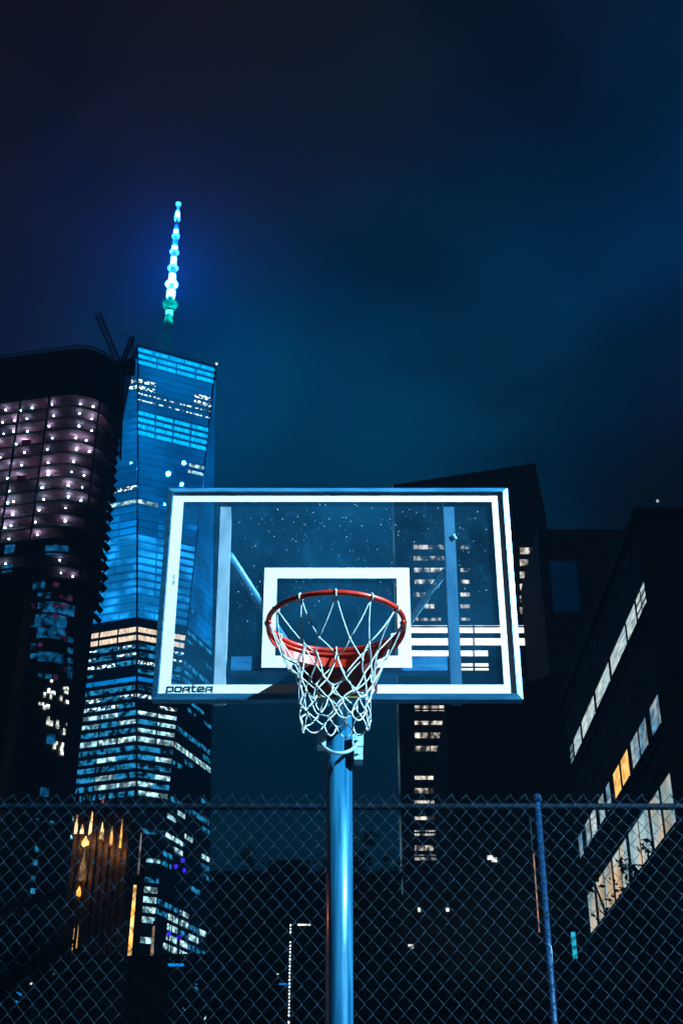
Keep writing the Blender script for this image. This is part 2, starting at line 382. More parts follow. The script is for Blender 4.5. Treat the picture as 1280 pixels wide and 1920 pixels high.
# net
net = MB(); NH = 12
levels = [(0, .232, 0), (-.135, .168, 1), (-.19, .142, 0), (-.236, .13, 1), (-.279, .121, 0), (-.318, .114, 1), (-.355, .108, 0)]
rn = random.Random(3)
def nodes():
    out = []
    for k, (dz, r, odd) in enumerate(levels):
        row = []
        for i in range(NH):
            t = 2 * PI * (i + .5 * odd) / NH + PI / 2 + (0 if k == 0 else rn.uniform(-.11, .11))
            r2 = r * (1 if k == 0 else rn.uniform(.88, 1.09)); z = dz + (0 if k == 0 else rn.uniform(-.017, .017))
            row.append(RC + Vector((r2 * math.cos(t), r2 * math.sin(t), z - .006)))
        out.append(row)
    return out
NN = nodes()
def strand(a, b, sag, r=.0032, kx=0):
    pts = []
    side = Vector((rn.uniform(-1, 1), rn.uniform(-1, 1), 0)) * .007
    for i in range(7):
        t = i / 6; pts.append(a.lerp(b, t) + Vector((0, 0, -sag * 4 * t * (1 - t))) + side * math.sin(PI * t))
    net.tube(pts, r, 6)
for k in range(len(levels) - 1):
    odd = levels[k][2]
    for i in range(NH):
        a = NN[k][i]
        for j in ((i, i - 1) if not odd else (i, (i + 1) % NH)):
            strand(a, NN[k + 1][j % NH], rn.uniform(-.004, .010) if k == 0 else rn.uniform(-.003, .006), .0025 if k == 0 else .0026)
for i in range(NH):                                     # loops that hang at the hem
    a = NN[-1][i]; b = NN[-1][(i + 1) % NH]; sag = rn.uniform(.018, .034)
    pts = [a.lerp(b, t / 8) + Vector((0, 0, -sag * 4 * (t/8) * (1 - t/8))) for t in range(9)]
    net.tube(pts, .0026, 6)
for row in NN[1:]:
    for c in row: net.ball(c, .0052, 6, 4, 1.3)
for c in NN[0]:                                         # the loop round each hook
    d = (c - RC); d.z = 0; d.normalize()
    pts = [c + d * (.0045 + .0125 * math.cos(t)) + Vector((0, 0, .005 + .0125 * math.sin(t))) for t in [2*PI*i/10 for i in range(10)]]
    net.tube(pts, .003, 6, closed=True)
net.build('net', M['cord'], hoop, True)
for c in NN[0]:
    pass

# ------------------------------------------------------------------ chain-link fence
FY = 6.26
fence = thing('chain_link_fence', 'dark galvanised chain link fence with top rail behind the hoop pole', 'fence', (0, FY, 0))
wm = MB(); PW, PH = .072, .0815; ZTOP = 3.10; rf = random.Random(5)
for i in range(-124, 125):
    x0 = i * PW / 2 + .016; n = int(ZTOP / (PH / 2)); pts = []
    ph = rf.uniform(-.004, .004)
    for k in range(n + 1):
        s = 1 if (k + i) % 2 == 0 else -1
        xx_ = x0 + s * PW / 4 + rf.uniform(-.0014, .0014)
        z = ZTOP - k * PH / 2
        # a flattened helix: front on the way over, back on the way back, so that neighbours hook round each other
        pts.append((xx_ + (.0022 if s > 0 else -.0022), FY - .001, z))
        mid = (x0 + rf.uniform(-.001, .001), FY - (.0045 if s > 0 else -.0035) , z - PH / 4)
        if k < n: pts.append(mid)
    wm.tube(pts, .0016, 5, caps=False)
    if i % 2: continue
    nx = x0 + PW / 4
    # knuckle: the cut end bent over at the top
    wm.tube([(nx, FY - .001, ZTOP - .002), (nx + .003, FY - .004, ZTOP + .005), (nx + .007, FY - .004, ZTOP + .001), (nx + .013, FY - .003, ZTOP - .014)], .002, 5)
wm.build('wire_mesh', M['wire'], fence, True)
q = MB(); q.tube([(-9.5, FY + .03, ZTOP - .048), (0, FY + .03, ZTOP - .048), (9.5, FY + .03, ZTOP - .048)], .0165, 14); q.build('top_rail', M['frail'], fence, True)
PXF = at(1008, 1500, FY).x
for k in range(-3, 3):
    x_ = PXF + k * 3.05
    q = MB(); q.tube([(x_, FY + .028, 0), (x_, FY + .028, ZTOP - .03)], .0155, 18); po = q.build('post', M['fpost'], fence, True)
    q = MB(); q.ball((x_, FY + .028, ZTOP - .008), .025, 12, 6, 1.0); q.build('post_cap', M['fpost'], po, True)
    for z in (2.82, 2.52, 2.2, 1.9, 1.55, 1.2, .8, .4):
        tq_ = MB(); tq_.tube([(x_ + .025*math.cos(t), FY + .026 + .027*math.sin(t), z + .006*t/6) for t in [2*PI*i/14 for i in range(14)]], .0017, 5, closed=True)
        tq_.build('tie_wire', M['wire'], po, True)
a = at(999.5, 1600, FY + .012); b = at(1010.5, 1748, FY + .012)
q = MB()
q.beam((a.x, FY + .014, b.z), (a.x, FY + .014, a.z), .006, .005); q.build('tension_bar', M['warm_lit_bar'], fence)
a = at(993.5, 1530, FY); b = at(996, 1595, FY)
q = MB(); q.beam((a.x, FY + .014, b.z), (a.x, FY + .014, a.z), .003, .003); q.build('tension_wire', M['wire'], fence)
a = at(1032, 1775, FY)
q = MB(); q.tube([(a.x - .012, FY - .004, a.z + .012), (a.x, FY - .006, a.z), (a.x + .002, FY - .006, a.z - .075)], .0022, 6); q.build('loose_tie', M['bracket'], fence, True)

# ------------------------------------------------------------------ helper: many windows as parts
def window_parts(parent, quads, cap=96, depth=.0):
    """quads: (material, four corners). The largest in the picture become parts of their own, the rest one part."""
    def area(q):
        P = [proj(c) for c in q[1]]
        s = 0
        for i in range(4):
            s += P[i][0] * P[(i+1) % 4][1] - P[(i+1) % 4][0] * P[i][1]
        cxp = sum(a[0] for a in P) / 4; cyp = sum(a[1] for a in P) / 4
        vis = 1.0 if (0 < cxp < 1280 and 0 < cyp < 1920) else .01
        if 320 < cxp < 945 and 915 < cyp < 1300: vis *= .3
        return abs(s) * vis * (q[2] if len(q) > 2 else 1)
    quads = sorted(quads, key=area, reverse=True)
    for q in quads[:cap]:
        mb = MB(); mb.face(q[1]); mb.build('window', q[0], parent)
    rest = quads[cap:]
    if rest:
        mats = []; mb = MB()
        for q in rest:
            if q[0] not in mats: mats.append(q[0])
            mb.m = mats.index(q[0]); mb.face(q[1])
        o = mb.build('small_windows', mats, parent); o['kind'] = 'stuff'

# ------------------------------------------------------------------ tapering glass skyscraper with lit spire
T1 = at(258, 645, 545.0); T2 = at(405, 685, 563.6)
ZR = 417.0
T1 = Vector((T1.x, T1.y, 0)); T2 = Vector((T2.x, T2.y, 0))
e = T2 - T1; nrm = Vector((-e.y, e.x, 0))
T3 = T2 + nrm; T4 = T1 + nrm; CEN = (T1 + T3) / 2
rad = 44.2
tops = [T1, T2, T3, T4]
bases = [CEN + ((tops[i] + tops[(i+1) % 4]) / 2 - CEN).normalized() * rad for i in range(4)]   # base i lies between top i and i+1
Z0 = 57.0
tower = thing('glass_skyscraper', 'tall tapering glass tower with floors lit blue and a bright spire', 'skyscraper', (CEN.x, CEN.y, 0))
sh = MB()
def P3(v, z): return Vector((v.x, v.y, z))
for i in range(4):
    sh.face([P3(bases[i], Z0), P3(tops[(i+1) % 4], ZR), P3(tops[i], ZR)][::-1])
    sh.face([P3(bases[i-1], Z0), P3(bases[i], Z0), P3(tops[i], ZR)])
    sh.face([P3(bases[i-1], 0), P3(bases[i], 0), P3(bases[i], Z0), P3(bases[i-1], Z0)])
sh.face([P3(t, ZR) for t in tops])
sh.build('glass_shell', M['tower_glass'], tower)
# parapet ring and corner lines
q = MB(); q.tube([P3(t + (t - CEN) * .004, ZR - .3) for t in tops], .35, 6, closed=True); q.build('parapet', M['tower_metal'], tower)
for i in range(4):
    for bb in (bases[i], bases[i-1]):
        q = MB(); q.tube([P3(tops[i] + (tops[i]-CEN)*.004, ZR), P3(bb + (bb-CEN)*.004, Z0)], .13, 5); q.build('corner_line', M['tower_metal'], tower)
FLH = 4.06
quads = []
def faceLR(fi, z):
    t = (z - Z0) / (ZR - Z0)
    if fi == 0: L, R = bases[3].lerp(T1, t), bases[0].lerp(T1, t)
    elif fi == 1: L, R = bases[0].lerp(T1, t), bases[0].lerp(T2, t)
    else: L, R = bases[0].lerp(T2, t), bases[1].lerp(T2, t)
    return L, R
rw = random.Random(11)
def zone(fi, y, s, bay, nb):
    """which light a bay shows: y is the picture height of the floor at the middle edge, s 0..1 along the face"""
    r = rw.random()
    if fi == 2:
        if y < 1325: return ('w_mist', .45) if y < 1120 else ('w_teal', .4) if r < .3 else None
        if 1383 < y < 1396 or 1455 < y < 1468: return ('w_white', .62)
        if y < 1500: return ('w_teal', .5) if r < .25 else None
        if y < 1700: return ('w_white', .5) if r < .22 else (('w_teal', .5) if r < .45 else None)
        return ('w_white', .6) if r < .3 else (('w_teal', .5) if r < .6 else None)
    if y < 643: return None
    if y < 689: return ('w_cyan', .55) if fi == 1 else ('w_mist', .6)
    if y < 704: return ('w_mist', .8)
    if y < 737:
        if fi == 0: return ('w_spark', .5) if s > .35 else ('w_mist', .7)
        if s < .16 or s > .84: return ('w_spark', .55)
        return ('w_mist', .7)
    if y < 750: return ('w_spark2', .16) if fi == 1 else ('w_mist', .7)
    if y < 762: return ('w_mist', .8)
    if y < 818: return ('w_cyan', .55) if fi == 1 else ('w_mid', .45)
    if y < 846: return ('w_mist', .85)
    if y < 862: return ('w_white', .45) if fi == 1 and s > .68 else ('w_mist', .85)
    if y < 912: return ('w_mist', .8) if r < .75 else ('w_mid', .6)
    if y < 926: return ('w_spark', .5) if (fi == 0 and s > .2) else (('w_mid', .6) if s < .3 else ('w_mist', .7))
    if y < 938: return ('w_mist', .7)
    if y < 951: return ('w_white', .5) if (fi == 0 or s < .45) else ('w_mist', .7)
    if y < 1000: return ('w_white', .5) if (fi == 1 and 978 < y < 992 and .22 < s < .4) else (('w_mid', .7) if r < .8 else ('w_mist', .7))
    if y < 1164: return ('w_blue', .6)
    if y < 1179: return None
    if y < 1207: return ('w_warm', .62)
    if y < 1226: return ('w_spark', .2) if r < .3 else None
    if y < 1256: return ('w_teal', .55) if r < .7 else ('w_spark', .35)
    if y < 1270: return ('w_teal', .3) if r < .3 else None
    if y < 1284: return ('w_mid', .5)
    if y < 1300: return None
    if y < 1332: return ('w_spark', .35) if r < .6 else None
    if 1384 < y < 1398: return ('w_white', .6)
    if 1398 < y < 1412: return ('w_teal', .5) if r < .8 else ('w_white', .5)
    if y < 1372: return ('w_teal', .55) if r < .45 else ('w_white', .45)
    if y < 1500: return ('w_teal', .55) if r < .5 else (('w_white', .5) if r < .8 else None)
    if y < 1650: return ('w_teal', .5) if r < .25 else (('w_white', .4) if r < .4 else None)
    if y < 1770: return ('w_white', .6) if (fi == 1 and r < .8) else (('w_teal', .5) if r < .3 else None)
    return ('w_teal', .4) if r < .2 else None
nfl = int((ZR - 2 - Z0) / FLH)
for fi in (0, 1, 2):
    for k in range(nfl):
        z = ZR - 3.4 - k * FLH
        L, R = faceLR(fi, z); wdt = (R - L).length
        if wdt < 2: continue
        L1, R1 = faceLR(1, z); ye = proj(P3(L1, z))[1]
        if 643 < ye < 1164:
            zl, zh = z - FLH * .47, z + FLH * .47
            La, Ra = faceLR(fi, zl); Lb, Rb = faceLR(fi, zh); o2 = (Vector(((R-L).y, -(R-L).x, 0))).normalized() * .05
            quads.append((M['w_mid' if 1000 < ye else 'w_mist'], [P3(La.lerp(Ra, .02), zl) + o2, P3(La.lerp(Ra, .98), zl) + o2, P3(Lb.lerp(Rb, .98), zh) + o2, P3(Lb.lerp(Rb, .02), zh) + o2], .12))  # full-height layer that paints the misty glow over the facade
        elif fi < 2 and 1210 < ye < 1500 and rw.random() < .75 or fi == 2 and ye < 1500 and rw.random() < .22:
            zl, zh = z - FLH * .3, z + FLH * .25
            La, Ra = faceLR(fi, zl); Lb, Rb = faceLR(fi, zh); o2 = (Vector(((R-L).y, -(R-L).x, 0))).normalized() * .05
            quads.append((M['w_teal'], [P3(La.lerp(Ra, .03), zl) + o2, P3(La.lerp(Ra, .97), zl) + o2, P3(Lb.lerp(Rb, .97), zh) + o2, P3(Lb.lerp(Rb, .03), zh) + o2], .12))
        nb = max(1, round(wdt / 9.5)); out = (Vector(((R-L).y, -(R-L).x, 0))).normalized() * .12
        for b in range(nb):
            zn = zone(fi, ye, (b + .5) / nb, b, nb)
            if not zn: continue
            mname, hh = zn
            if mname == 'w_mist': continue
            s0, s1 = (b + .045) / nb, (b + .955) / nb
            mname = 'w_spark' if mname == 'w_spark2' else mname
            zl, zh = z - FLH * hh / 2, z + FLH * hh / 2
            La, Ra = faceLR(fi, zl); Lb, Rb = faceLR(fi, zh)
            wgt = {'w_mist': .5, 'w_mid': .8}.get(mname, 1.3)
            quads.append((M[mname], [P3(La.lerp(Ra, s0), zl) + out, P3(La.lerp(Ra, s1), zl) + out, P3(Lb.lerp(Rb, s1), zh) + out, P3(Lb.lerp(Rb, s0), zh) + out], wgt))
window_parts(tower, quads, 98)
for x, y, r in ((316, 888, 1.1), (345, 868, .95), (341, 908, .8), (309, 946, .5), (246, 868, .35)):
    c = at(x, y, 548); d = ray(x, y)
    # on the middle face: walk along the ray until it meets the face plane
    nf = Vector(((T2-T1).y, -(T2-T1).x, 0)).normalized()
    best = None
    for j in range(2000):
        pz = EYE + d * (480 + j * .2)
        L, R = faceLR(1, pz.z); n2 = Vector(((R-L).y, -(R-L).x, 0)).normalized()
        if (Vector((pz.x, pz.y, 0)) - L).dot(n2) <= .8: best = pz; break
    if best is not None:
        q = MB(); q.ball(best, r, 10, 6); q.build('flood_lamp', M['w_glow'], tower, True)
# aviation lamp at the corner of the roof, ring and spire
q = MB(); q.ball(P3(T2 + (T2-CEN)*.01, ZR + 1.0), .7, 8, 5); q.build('roof_lamp', M['lampdot'], tower, True)
spire = MB(); SZ0, SZ1 = ZR + .1, 541.0
def sat(t): return SZ0 + (SZ1 - SZ0) * t
spire.tube([(CEN.x, CEN.y, sat(0)), (CEN.x, CEN.y, sat(.18)), (CEN.x, CEN.y, sat(.6)), (CEN.x, CEN.y, sat(1))], [3.2, 2.2, 1.3, .5], 12)
spo = spire.build('spire', M['tower_metal'], tower, True)
q = MB(); q.tube([(CEN.x + 15*math.cos(2*PI*i/32), CEN.y + 15*math.sin(2*PI*i/32), ZR + 4) for i in range(32)], 1.1, 6, closed=True)
for i in range(8): q.tube([(CEN.x + 15*math.cos(2*PI*i/8), CEN.y + 15*math.sin(2*PI*i/8), ZR + 4), (CEN.x + 14*math.cos(2*PI*i/8), CEN.y + 14*math.sin(2*PI*i/8), ZR)], .4, 5)
q.build('roof_ring', M['tower_metal'], tower)
def zy(y):                                             # height on the spire that shows at picture height y
    lo, hi = ZR, 560
    for _ in range(50):
        m_ = (lo + hi) / 2
        if proj((CEN.x, CEN.y, m_))[1] > y: lo = m_
        else: hi = m_
    return lo
def spool(y0, y1, r0, r1, mat, nm='light_section'):
    q = MB(); q.tube([(CEN.x, CEN.y, zy(y1)), (CEN.x, CEN.y, zy(y0))], [r1, r0], 14); q.build(nm, mat, spo, True)
def collar(y, r, mat):
    q = MB(); z = zy(y); q.tube([(CEN.x + r*math.cos(2*PI*i/20), CEN.y + r*math.sin(2*PI*i/20), z) for i in range(20)], .75, 8, closed=True)
    q.tube([(CEN.x - r, CEN.y, z), (CEN.x + r, CEN.y, z)], .3, 5); q.tube([(CEN.x, CEN.y - r, z), (CEN.x, CEN.y + r, z)], .3, 5)
    q.build('collar', mat, spo, True)
sw, sb, sg, sy = M['spire_white'], M['spire_blue'], M['spire_green'], M['spire_cyan']
collar(383, 1.0, sy); spool(387, 397, .75, .85, sb); spool(397, 409, .9, 1.5, sw); collar(411, 1.2, sy)
spool(424, 431, .9, 1.1, sb); spool(432, 438, 1.2, 1.2, sw); collar(443, 1.7, sy); spool(447, 462, 1.3, 1.5, sb); spool(463, 468, 1.6, 1.6, sw); collar(473, 2.1, sy)
spool(477, 483, 1.4, 1.4, sb); spool(484, 497, 1.5, 1.5, sw); collar(503, 2.4, sy); spool(507, 513, 1.6, 1.6, sb); spool(515, 527, 1.8, 1.9, sw); collar(533, 2.8, sw)
spool(538, 544, 1.9, 1.9, sy); spool(546, 557, 2.3, 2.3, sw); collar(570, 3.6, sg); collar(576, 3.1, sg); spool(566, 580, 1.8, 2.0, sg); spool(584, 592, 2.0, 2.1, sy); spool(593, 609, 2.1, 2.9, sg); spool(610, 700, 3.35, 3.7, lit('spire_foot_mist_glow', (0, .35, .75), .17, .2, .7, 1.2))  # foot section glows in the sky's tone, standing in for mist

# ------------------------------------------------------------------ unfinished tower with rounded corners
YT = 300.0
corner = at(131, 700, YT)
tdir = Vector((math.cos(math.radians(12.5)), -math.sin(math.radians(12.5)), 0)); ndir = Vector((math.sin(math.radians(12.5)), math.cos(math.radians(12.5)), 0))
ctower = thing('unfinished_tower', 'dark round cornered tower under construction with rows of white work lamps', 'skyscraper', (corner.x, corner.y, 0))
RCN = 8.5
def outline(grow=0.0, length=34.0, depth=22.0, n=9):
    """plan: the straight front runs left from the corner; rounded at the right, near and far"""
    c0 = Vector((corner.x, corner.y, 0))
    c1 = c0 + ndir * RCN                                # centre of the near corner
    c2 = c0 + ndir * (depth - RCN)
    pts = []
    r = RCN + grow
    pts.append(c0 - tdir * length - ndir * grow)
    for i in range(n + 1):
        a = PI / 2 * i / n; pts.append(c1 - ndir * (r * math.cos(a)) + tdir * (r * math.sin(a)))
    for i in range(n + 1):
        a = PI / 2 * i / n; pts.append(c2 + tdir * (r * math.cos(a)) + ndir * (r * math.sin(a)))
    pts.append(c0 - tdir * length + ndir * (depth + grow))
    return pts
def zof(y, px=131): return at(px, y, YT).z
zt_open, zb_open, z_roof = zof(742), zof(1085), zof(655)
FL = (zt_open - zb_open) / 15.0
def ring_band(mb, gr, z0, z1):
    P = outline(gr)
    for a, b in zip(P, P[1:]): mb.face([P3(a, z0), P3(b, z0), P3(b, z1), P3(a, z1)])
lower = MB(); lower.poly([(p_.x, p_.y) for p_ in outline(-.3)], 0, zb_open); lower.build('glazed_base', M['curtain'], ctower)
corep = MB(); corep.poly([(p_.x, p_.y) for p_ in outline(-4.2)], zb_open, z_roof - 3); corep.build('core_wall', M['core'], ctower)
crown = MB(); crown.poly([(p_.x, p_.y) for p_ in outline(.35)], zt_open + .25, z_roof); 
for k in range(9):
    P = outline(.35)
crown.build('netting_crown', M['netting'], ctower)
q = MB(); q.tube([P3(v, z_roof + 1.2) for v in outline(.2)], .15, 5); q.tube([P3(v, z_roof + .6) for v in outline(.2)], .12, 5)
for v in outline(.2): q.tube([P3(v, z_roof), P3(v, z_roof + 1.3)], .1, 4)
q.build('roof_rail', M['crane'], ctower)
rc = random.Random(4)
def perim(px):                                           # point of the straight front that shows at picture x
    t = (px - 131) / 6.55
    return Vector((corner.x, corner.y, 0)) + tdir * t
cc1 = Vector((corner.x, corner.y, 0)) + ndir * RCN
def oncorner(deg, r): a = math.radians(deg); return cc1 - ndir * (r * math.cos(a)) + tdir * (r * math.sin(a))
for k in range(16):
    z = zb_open + k * FL
    q = MB(); q.poly([(p_.x, p_.y) for p_ in outline(.55 + (.25 if k % 3 == 0 else 0))], z - .28, z + .02)
    q.build('floor_slab', M['concrete'], ctower)
    q = MB(); ring_band(q, .62 + (.25 if k % 3 == 0 else 0), z - .34, z + .08); q.build('slab_edge', M['crane'], ctower)
# lamps under the slabs
nl = 0
for k in range(1, 16):
    z = zb_open + k * FL - 1.0
    spots = [perim(33) + ndir * 1.6, perim(54) + ndir * 1.6, perim(103) + ndir * 1.6, oncorner(25, RCN - 1.7), oncorner(58, RCN - 1.6), perim(6) + ndir * 1.6]
    for j, s in enumerate(spots):
        if rc.random() < (.07 if j != 4 else .45): continue
        if k < 4 and rc.random() < .5: continue
        s = s + tdir * rc.uniform(-.8, .8) + ndir * rc.uniform(-.4, .9)
        if j == 3 and nl >= 96: continue
        q = MB(); q.ball(P3(s, z - rc.uniform(0, .35)), rc.uniform(.15, .25), 8, 5, .8); q.build('work_lamp', M[rc.choice(('worklamp', 'worklamp', 'worklamp_dim', 'worklamp_hot'))], ctower, True); nl += 1
    if k in (3, 9, 12):
        q = MB(); s = perim(rc.choice((20, 27, 60))) + ndir * 1.0; q.box((s.x - 1.2, s.y - .1, z - 1.8), (s.x + 1.2, s.y + .1, z - .2)); q.build('tarpaulin', M['rim'], ctower)
for j, pxc in enumerate((44, 101)):
    s = perim(pxc) - ndir * 1.15
    q = MB(); q.beam(P3(s, zb_open - 40), P3(s, zt_open + 4), .55, .55); q.build('hoist_rail', M['crane'], ctower)
s = oncorner(62, RCN + .9); q = MB(); q.beam(P3(s, zb_open - 6), P3(s, zt_open + 4), .5, .5); q.build('hoist_rail', M['crane'], ctower)
# small fans that stick out of the right side
for k in range(0, 24):
    z = zb_open - 6 + k * 3.1
    c = Vector((corner.x, corner.y, 0)) + ndir * (RCN + 5) + tdir * (RCN + .4); w = rc.uniform(.7, 1.6)
    q = MB(); q.prism([P3(c, z), P3(c + tdir * w, z + 1.2), P3(c, z + 1.6)], [P3(c + ndir * 4, z), P3(c + ndir * 4 + tdir * w, z + 1.2), P3(c + ndir * 4, z + 1.6)])
    q.build('edge_screen', M['netting'], ctower)
# curved blue windows of the glazed lower floors
quads = []
def arcwin(a0, a1, z0, z1, mat, gr=.0):
    n = 4
    for i in range(n):
        d0, d1 = a0 + (a1 - a0) * i / n, a0 + (a1 - a0) * (i + 1) / n
        def pt(d):
            return perim(131 + d * 6.55) - ndir * (.02 + gr) if d < 0 else oncorner(math.degrees(d / RCN), RCN + gr)
        yield mat, [P3(pt(d0), z0), P3(pt(d1), z0), P3(pt(d1), z1), P3(pt(d0), z1)]
def one_window(a0, a1, y0, y1, mat):
    z1, z0 = zof(y0), zof(y1); mb = MB()
    for m_, pts in arcwin(a0, a1, z0, z1, mat): mb.face(pts)
    mb.build('window', mat, ctower)
def dpx(px, y):                                          # metres along the front for picture x at height y
    z = zof(y); best = None
    lo, hi = -20.0, 11.0
    for _ in range(40):
        m_ = (lo + hi) / 2; pt = perim(131 + m_ * 6.55) if m_ < 0 else oncorner(math.degrees(m_ / RCN), RCN)
        if proj(P3(pt, z))[0] < px: lo = m_
        else: hi = m_
    return lo
for x0, x1, y0, y1 in ((10, 28, 1010, 1030), (5, 24, 1050, 1066), (85, 128, 1022, 1040), (82, 140, 1128, 1148), (66, 126, 1152, 1172), (70, 124, 1176, 1196), (72, 120, 1222, 1240), (88, 104, 1372, 1392), (118, 133, 1452, 1470), (76, 92, 1474, 1490), (127, 138, 1240, 1262), (62, 84, 1090, 1104)):
    one_window(dpx(x0, (y0+y1)/2), dpx(x1, (y0+y1)/2), y0, y1, M['w_curve'])
for k in range(10):
    y = 1092 + k * 19
    for x in range(58, 140, 14):
        if rc.random() < .38: one_window(dpx(x, y), dpx(x + rc.uniform(8, 13), y), y, y + rc.uniform(6, 11), M[rc.choice(('w_curve', 'w_curve', 'w_curve_dim'))])
for _ in range(34):                                      # reflections in the glass low on the corner, painted as glowing panes
    t = rc.random(); y = 1272 + t * 130; x = rc.gauss(102 + t * 22, 10 + 8 * math.sin(PI * t)); h = rc.uniform(5, 12); w = rc.uniform(4, 7)
    if x > 140: continue
    one_window(dpx(x, y), dpx(x + w, y), y, y + h, M['w_small'])
for x, y in ((70, 1538), (98, 1537), (70, 1590), (67, 1615), (63, 1645), (62, 1668), (113, 1525), (125, 1600), (123, 1620), (120, 1635), (119, 1650), (120, 1672), (128, 1572)):
    one_window(dpx(x - 4, y), dpx(x + 4, y), y - 5, y + 5, M['w_teal'])

# ------------------------------------------------------------------ tower crane on it
cb = at(224, 742, 318)
crane = thing('tower_crane', 'dark luffing tower crane above the unfinished round cornered tower', 'crane', (cb.x, cb.y, cb.z))
def lattice(mb, a, b, w, n, r=.16):
    a = Vector(a); b = Vector(b); d = (b - a).normalized(); up = Vector((0, 1, 0)) if abs(d.y) < .9 else Vector((1, 0, 0))
    x = d.cross(up).normalized() * w / 2; y = d.cross(x).normalized() * w / 2
    cs = [x + y, x - y, -x - y, -x + y]
    for c in cs: mb.tube([a + c, b + c], r, 5)
    for i in range(n):
        p0, p1 = a.lerp(b, i / n), a.lerp(b, (i + 1) / n)
        for j in range(4): mb.tube([p0 + cs[j], p1 + cs[(j + 1) % 4]], r * .65, 4)
hub = at(226, 690, 318)
q = MB(); lattice(q, at(219, 860, 318), hub, 2.0, 22, .2); q.build('mast', M['crane'], crane)
q = MB(); lattice(q, hub, at(183, 588, 318), 1.5, 18, .17); q.build('jib', M['crane'], crane)
q = MB(); lattice(q, hub, at(249, 632, 318), 1.1, 9, .17); q.build('frame_mast', M['crane'], crane)
q = MB(); lattice(q, hub, at(249, 682, 318), 1.4, 5, .2); a = at(244, 684, 318); q.box((a.x - 1.3, a.y - 1.2, a.z - 3.2), (a.x + 1.5, a.y + 1.2, a.z + 1.4)); q.build('counterweight', M['crane'], crane)
q = MB(); q.box((hub.x - 1.6, hub.y - 2.6, hub.z - 1.6), (hub.x + .6, hub.y - 1.1, hub.z + .8)); q.build('cab', M['crane'], crane)
q = MB(); q.tube([at(249, 632, 318), at(249, 682, 318)], .12, 4); q.tube([at(249, 632, 318), at(196, 617, 318)], .07, 4); q.build('stay_cable', M['crane'], crane)

# ------------------------------------------------------------------ office block behind the board
YO = 330.0
office = thing('office_tower', 'dark flat fronted office tower with warm lit floors behind backboard right side', 'office building', (at(870, 1500, YO).x, YO, 0))
xl = at(748, 1400, YO).x; xr = at(1003, 868, YO).x; zl = at(738, 909, YO).z; zr = at(1003, 868, YO).z
q = MB(); q.prism([(xl, YO, 0), (xr, YO, 0), (xr + 8, YO + 34, 0), (xl + 4, YO + 34, 0)], [(xl, YO, zl), (xr, YO, zr), (xr + 8, YO + 34, zr), (xl + 4, YO + 34, zl)])
q.build('facade', M['officewall'], office)
q = MB(); q.beam((xl - .2, YO - .2, 30), (xl - .2, YO - .2, zl), .5, .5); q.build('corner_glow_strip', lit('painted_corner_glow', (.2, .42, .55), .22, .08, .1, 1.6), office)  # emissive strip standing in for light along the corner edge
oq = []
def ow(x0, x1, y0, y1, mat):
    a = at((x0+x1)/2, (y0+y1)/2, YO); z0 = at(x0, y1, YO).z; z1 = at(x0, y0, YO).z; X0 = at(x0, (y0+y1)/2, YO).x; X1 = at(x1, (y0+y1)/2, YO).x
    oq.append((mat, [(X0, YO - .08, z0), (X1, YO - .08, z0), (X1, YO - .08, z1), (X0, YO - .08, z1)]))
ro = random.Random(9)
for i, y in enumerate((1026, 1047, 1069, 1091, 1115, 1137, 1160)):
    e_ = (832, 832, 834, 826, 800, 814, 826)[i]; s0 = (775, 775, 776, 777, 775, 796, 780)[i]
    ow(s0, (s0+e_)/2 - 1, y - 4, y + 4, M['w_office']); ow((s0+e_)/2 + 1, e_, y - 4, y + 4, M['w_office'])
    if i != 1: ow(863, 880, y - 3.5, y + 3.5, M['w_office'])
for y in (1033, 1055, 1078, 1101, 1123, 1145):
    ow(974, 992, y - 6, y + 6, M['w_office']); ow(995, 1012, y - 5, y + 5, M['w_teal'] if ro.random() < .4 else M['w_goldm'])
for y0, y1, segs in ((1173, 1187, ((770, 842), (845, 886), (889, 984))), (1197, 1210, ((770, 842), (845, 886), (889, 984))), (1220, 1231, ((770, 842), (858, 886), (889, 914))), (1244, 1257, ((864, 886), (890, 915)))):
    for a_, b_2 in segs: ow(a_, b_2, y0, y1, M['w_strip'])
for y, e_ in ((1328, 832), (1354, 830), (1379, 833), (1404, 835), (1434, 800), (1457, 822), (1483, 832), (1506, 834), (1536, 836), (1562, 828), (1590, 812), (1608, 835)):
    s0 = 777
    if y == 1434: s0 = 826; e_ = 836
    ow(s0, (s0 + e_)/2 - 1, y - 5, y + 5, M['w_office']); ow((s0+e_)/2 + 1, e_, y - 5, y + 5, M['w_office'])
window_parts(office, oq, 96)
q = MB()
for k in range(50):
    z = 8 + k * 3.05
    if z < zl - 4: q.box((xl + .3, YO - .16, z), (xr - .3, YO - .02, z + .5))
q.build('spandrels', M['trim'], office)

# ------------------------------------------------------------------ dark tower with one blue lit panel
YD = 250.0
dk = thing('dark_slab_tower', 'dark blank tower with one dim blue glass panel near the middle', 'building', (at(1120, 1500, YD).x, YD, 0))
a = at(1024, 1200, YD); b = at(1230, 1000, YD); zt = at(1030, 992, YD).z
q = MB(); q.box((a.x, YD, 0), (b.x + 30, YD + 30, zt)); q.build('wall', M['darkwall2'], dk)
a = at(1037, 1147, YD); b = at(1079, 1052, YD)
q = MB(); q.face([(a.x, YD - .1, a.z), (b.x, YD - .1, a.z), (b.x, YD - .1, b.z), (a.x, YD - .1, b.z)]); q.build('glass_panel', M['w_panel'], dk)
q = MB(); q.box((a.x - 30, YD, zt - .02 + .03), (a.x - 29.9, YD + .1, zt + .05))
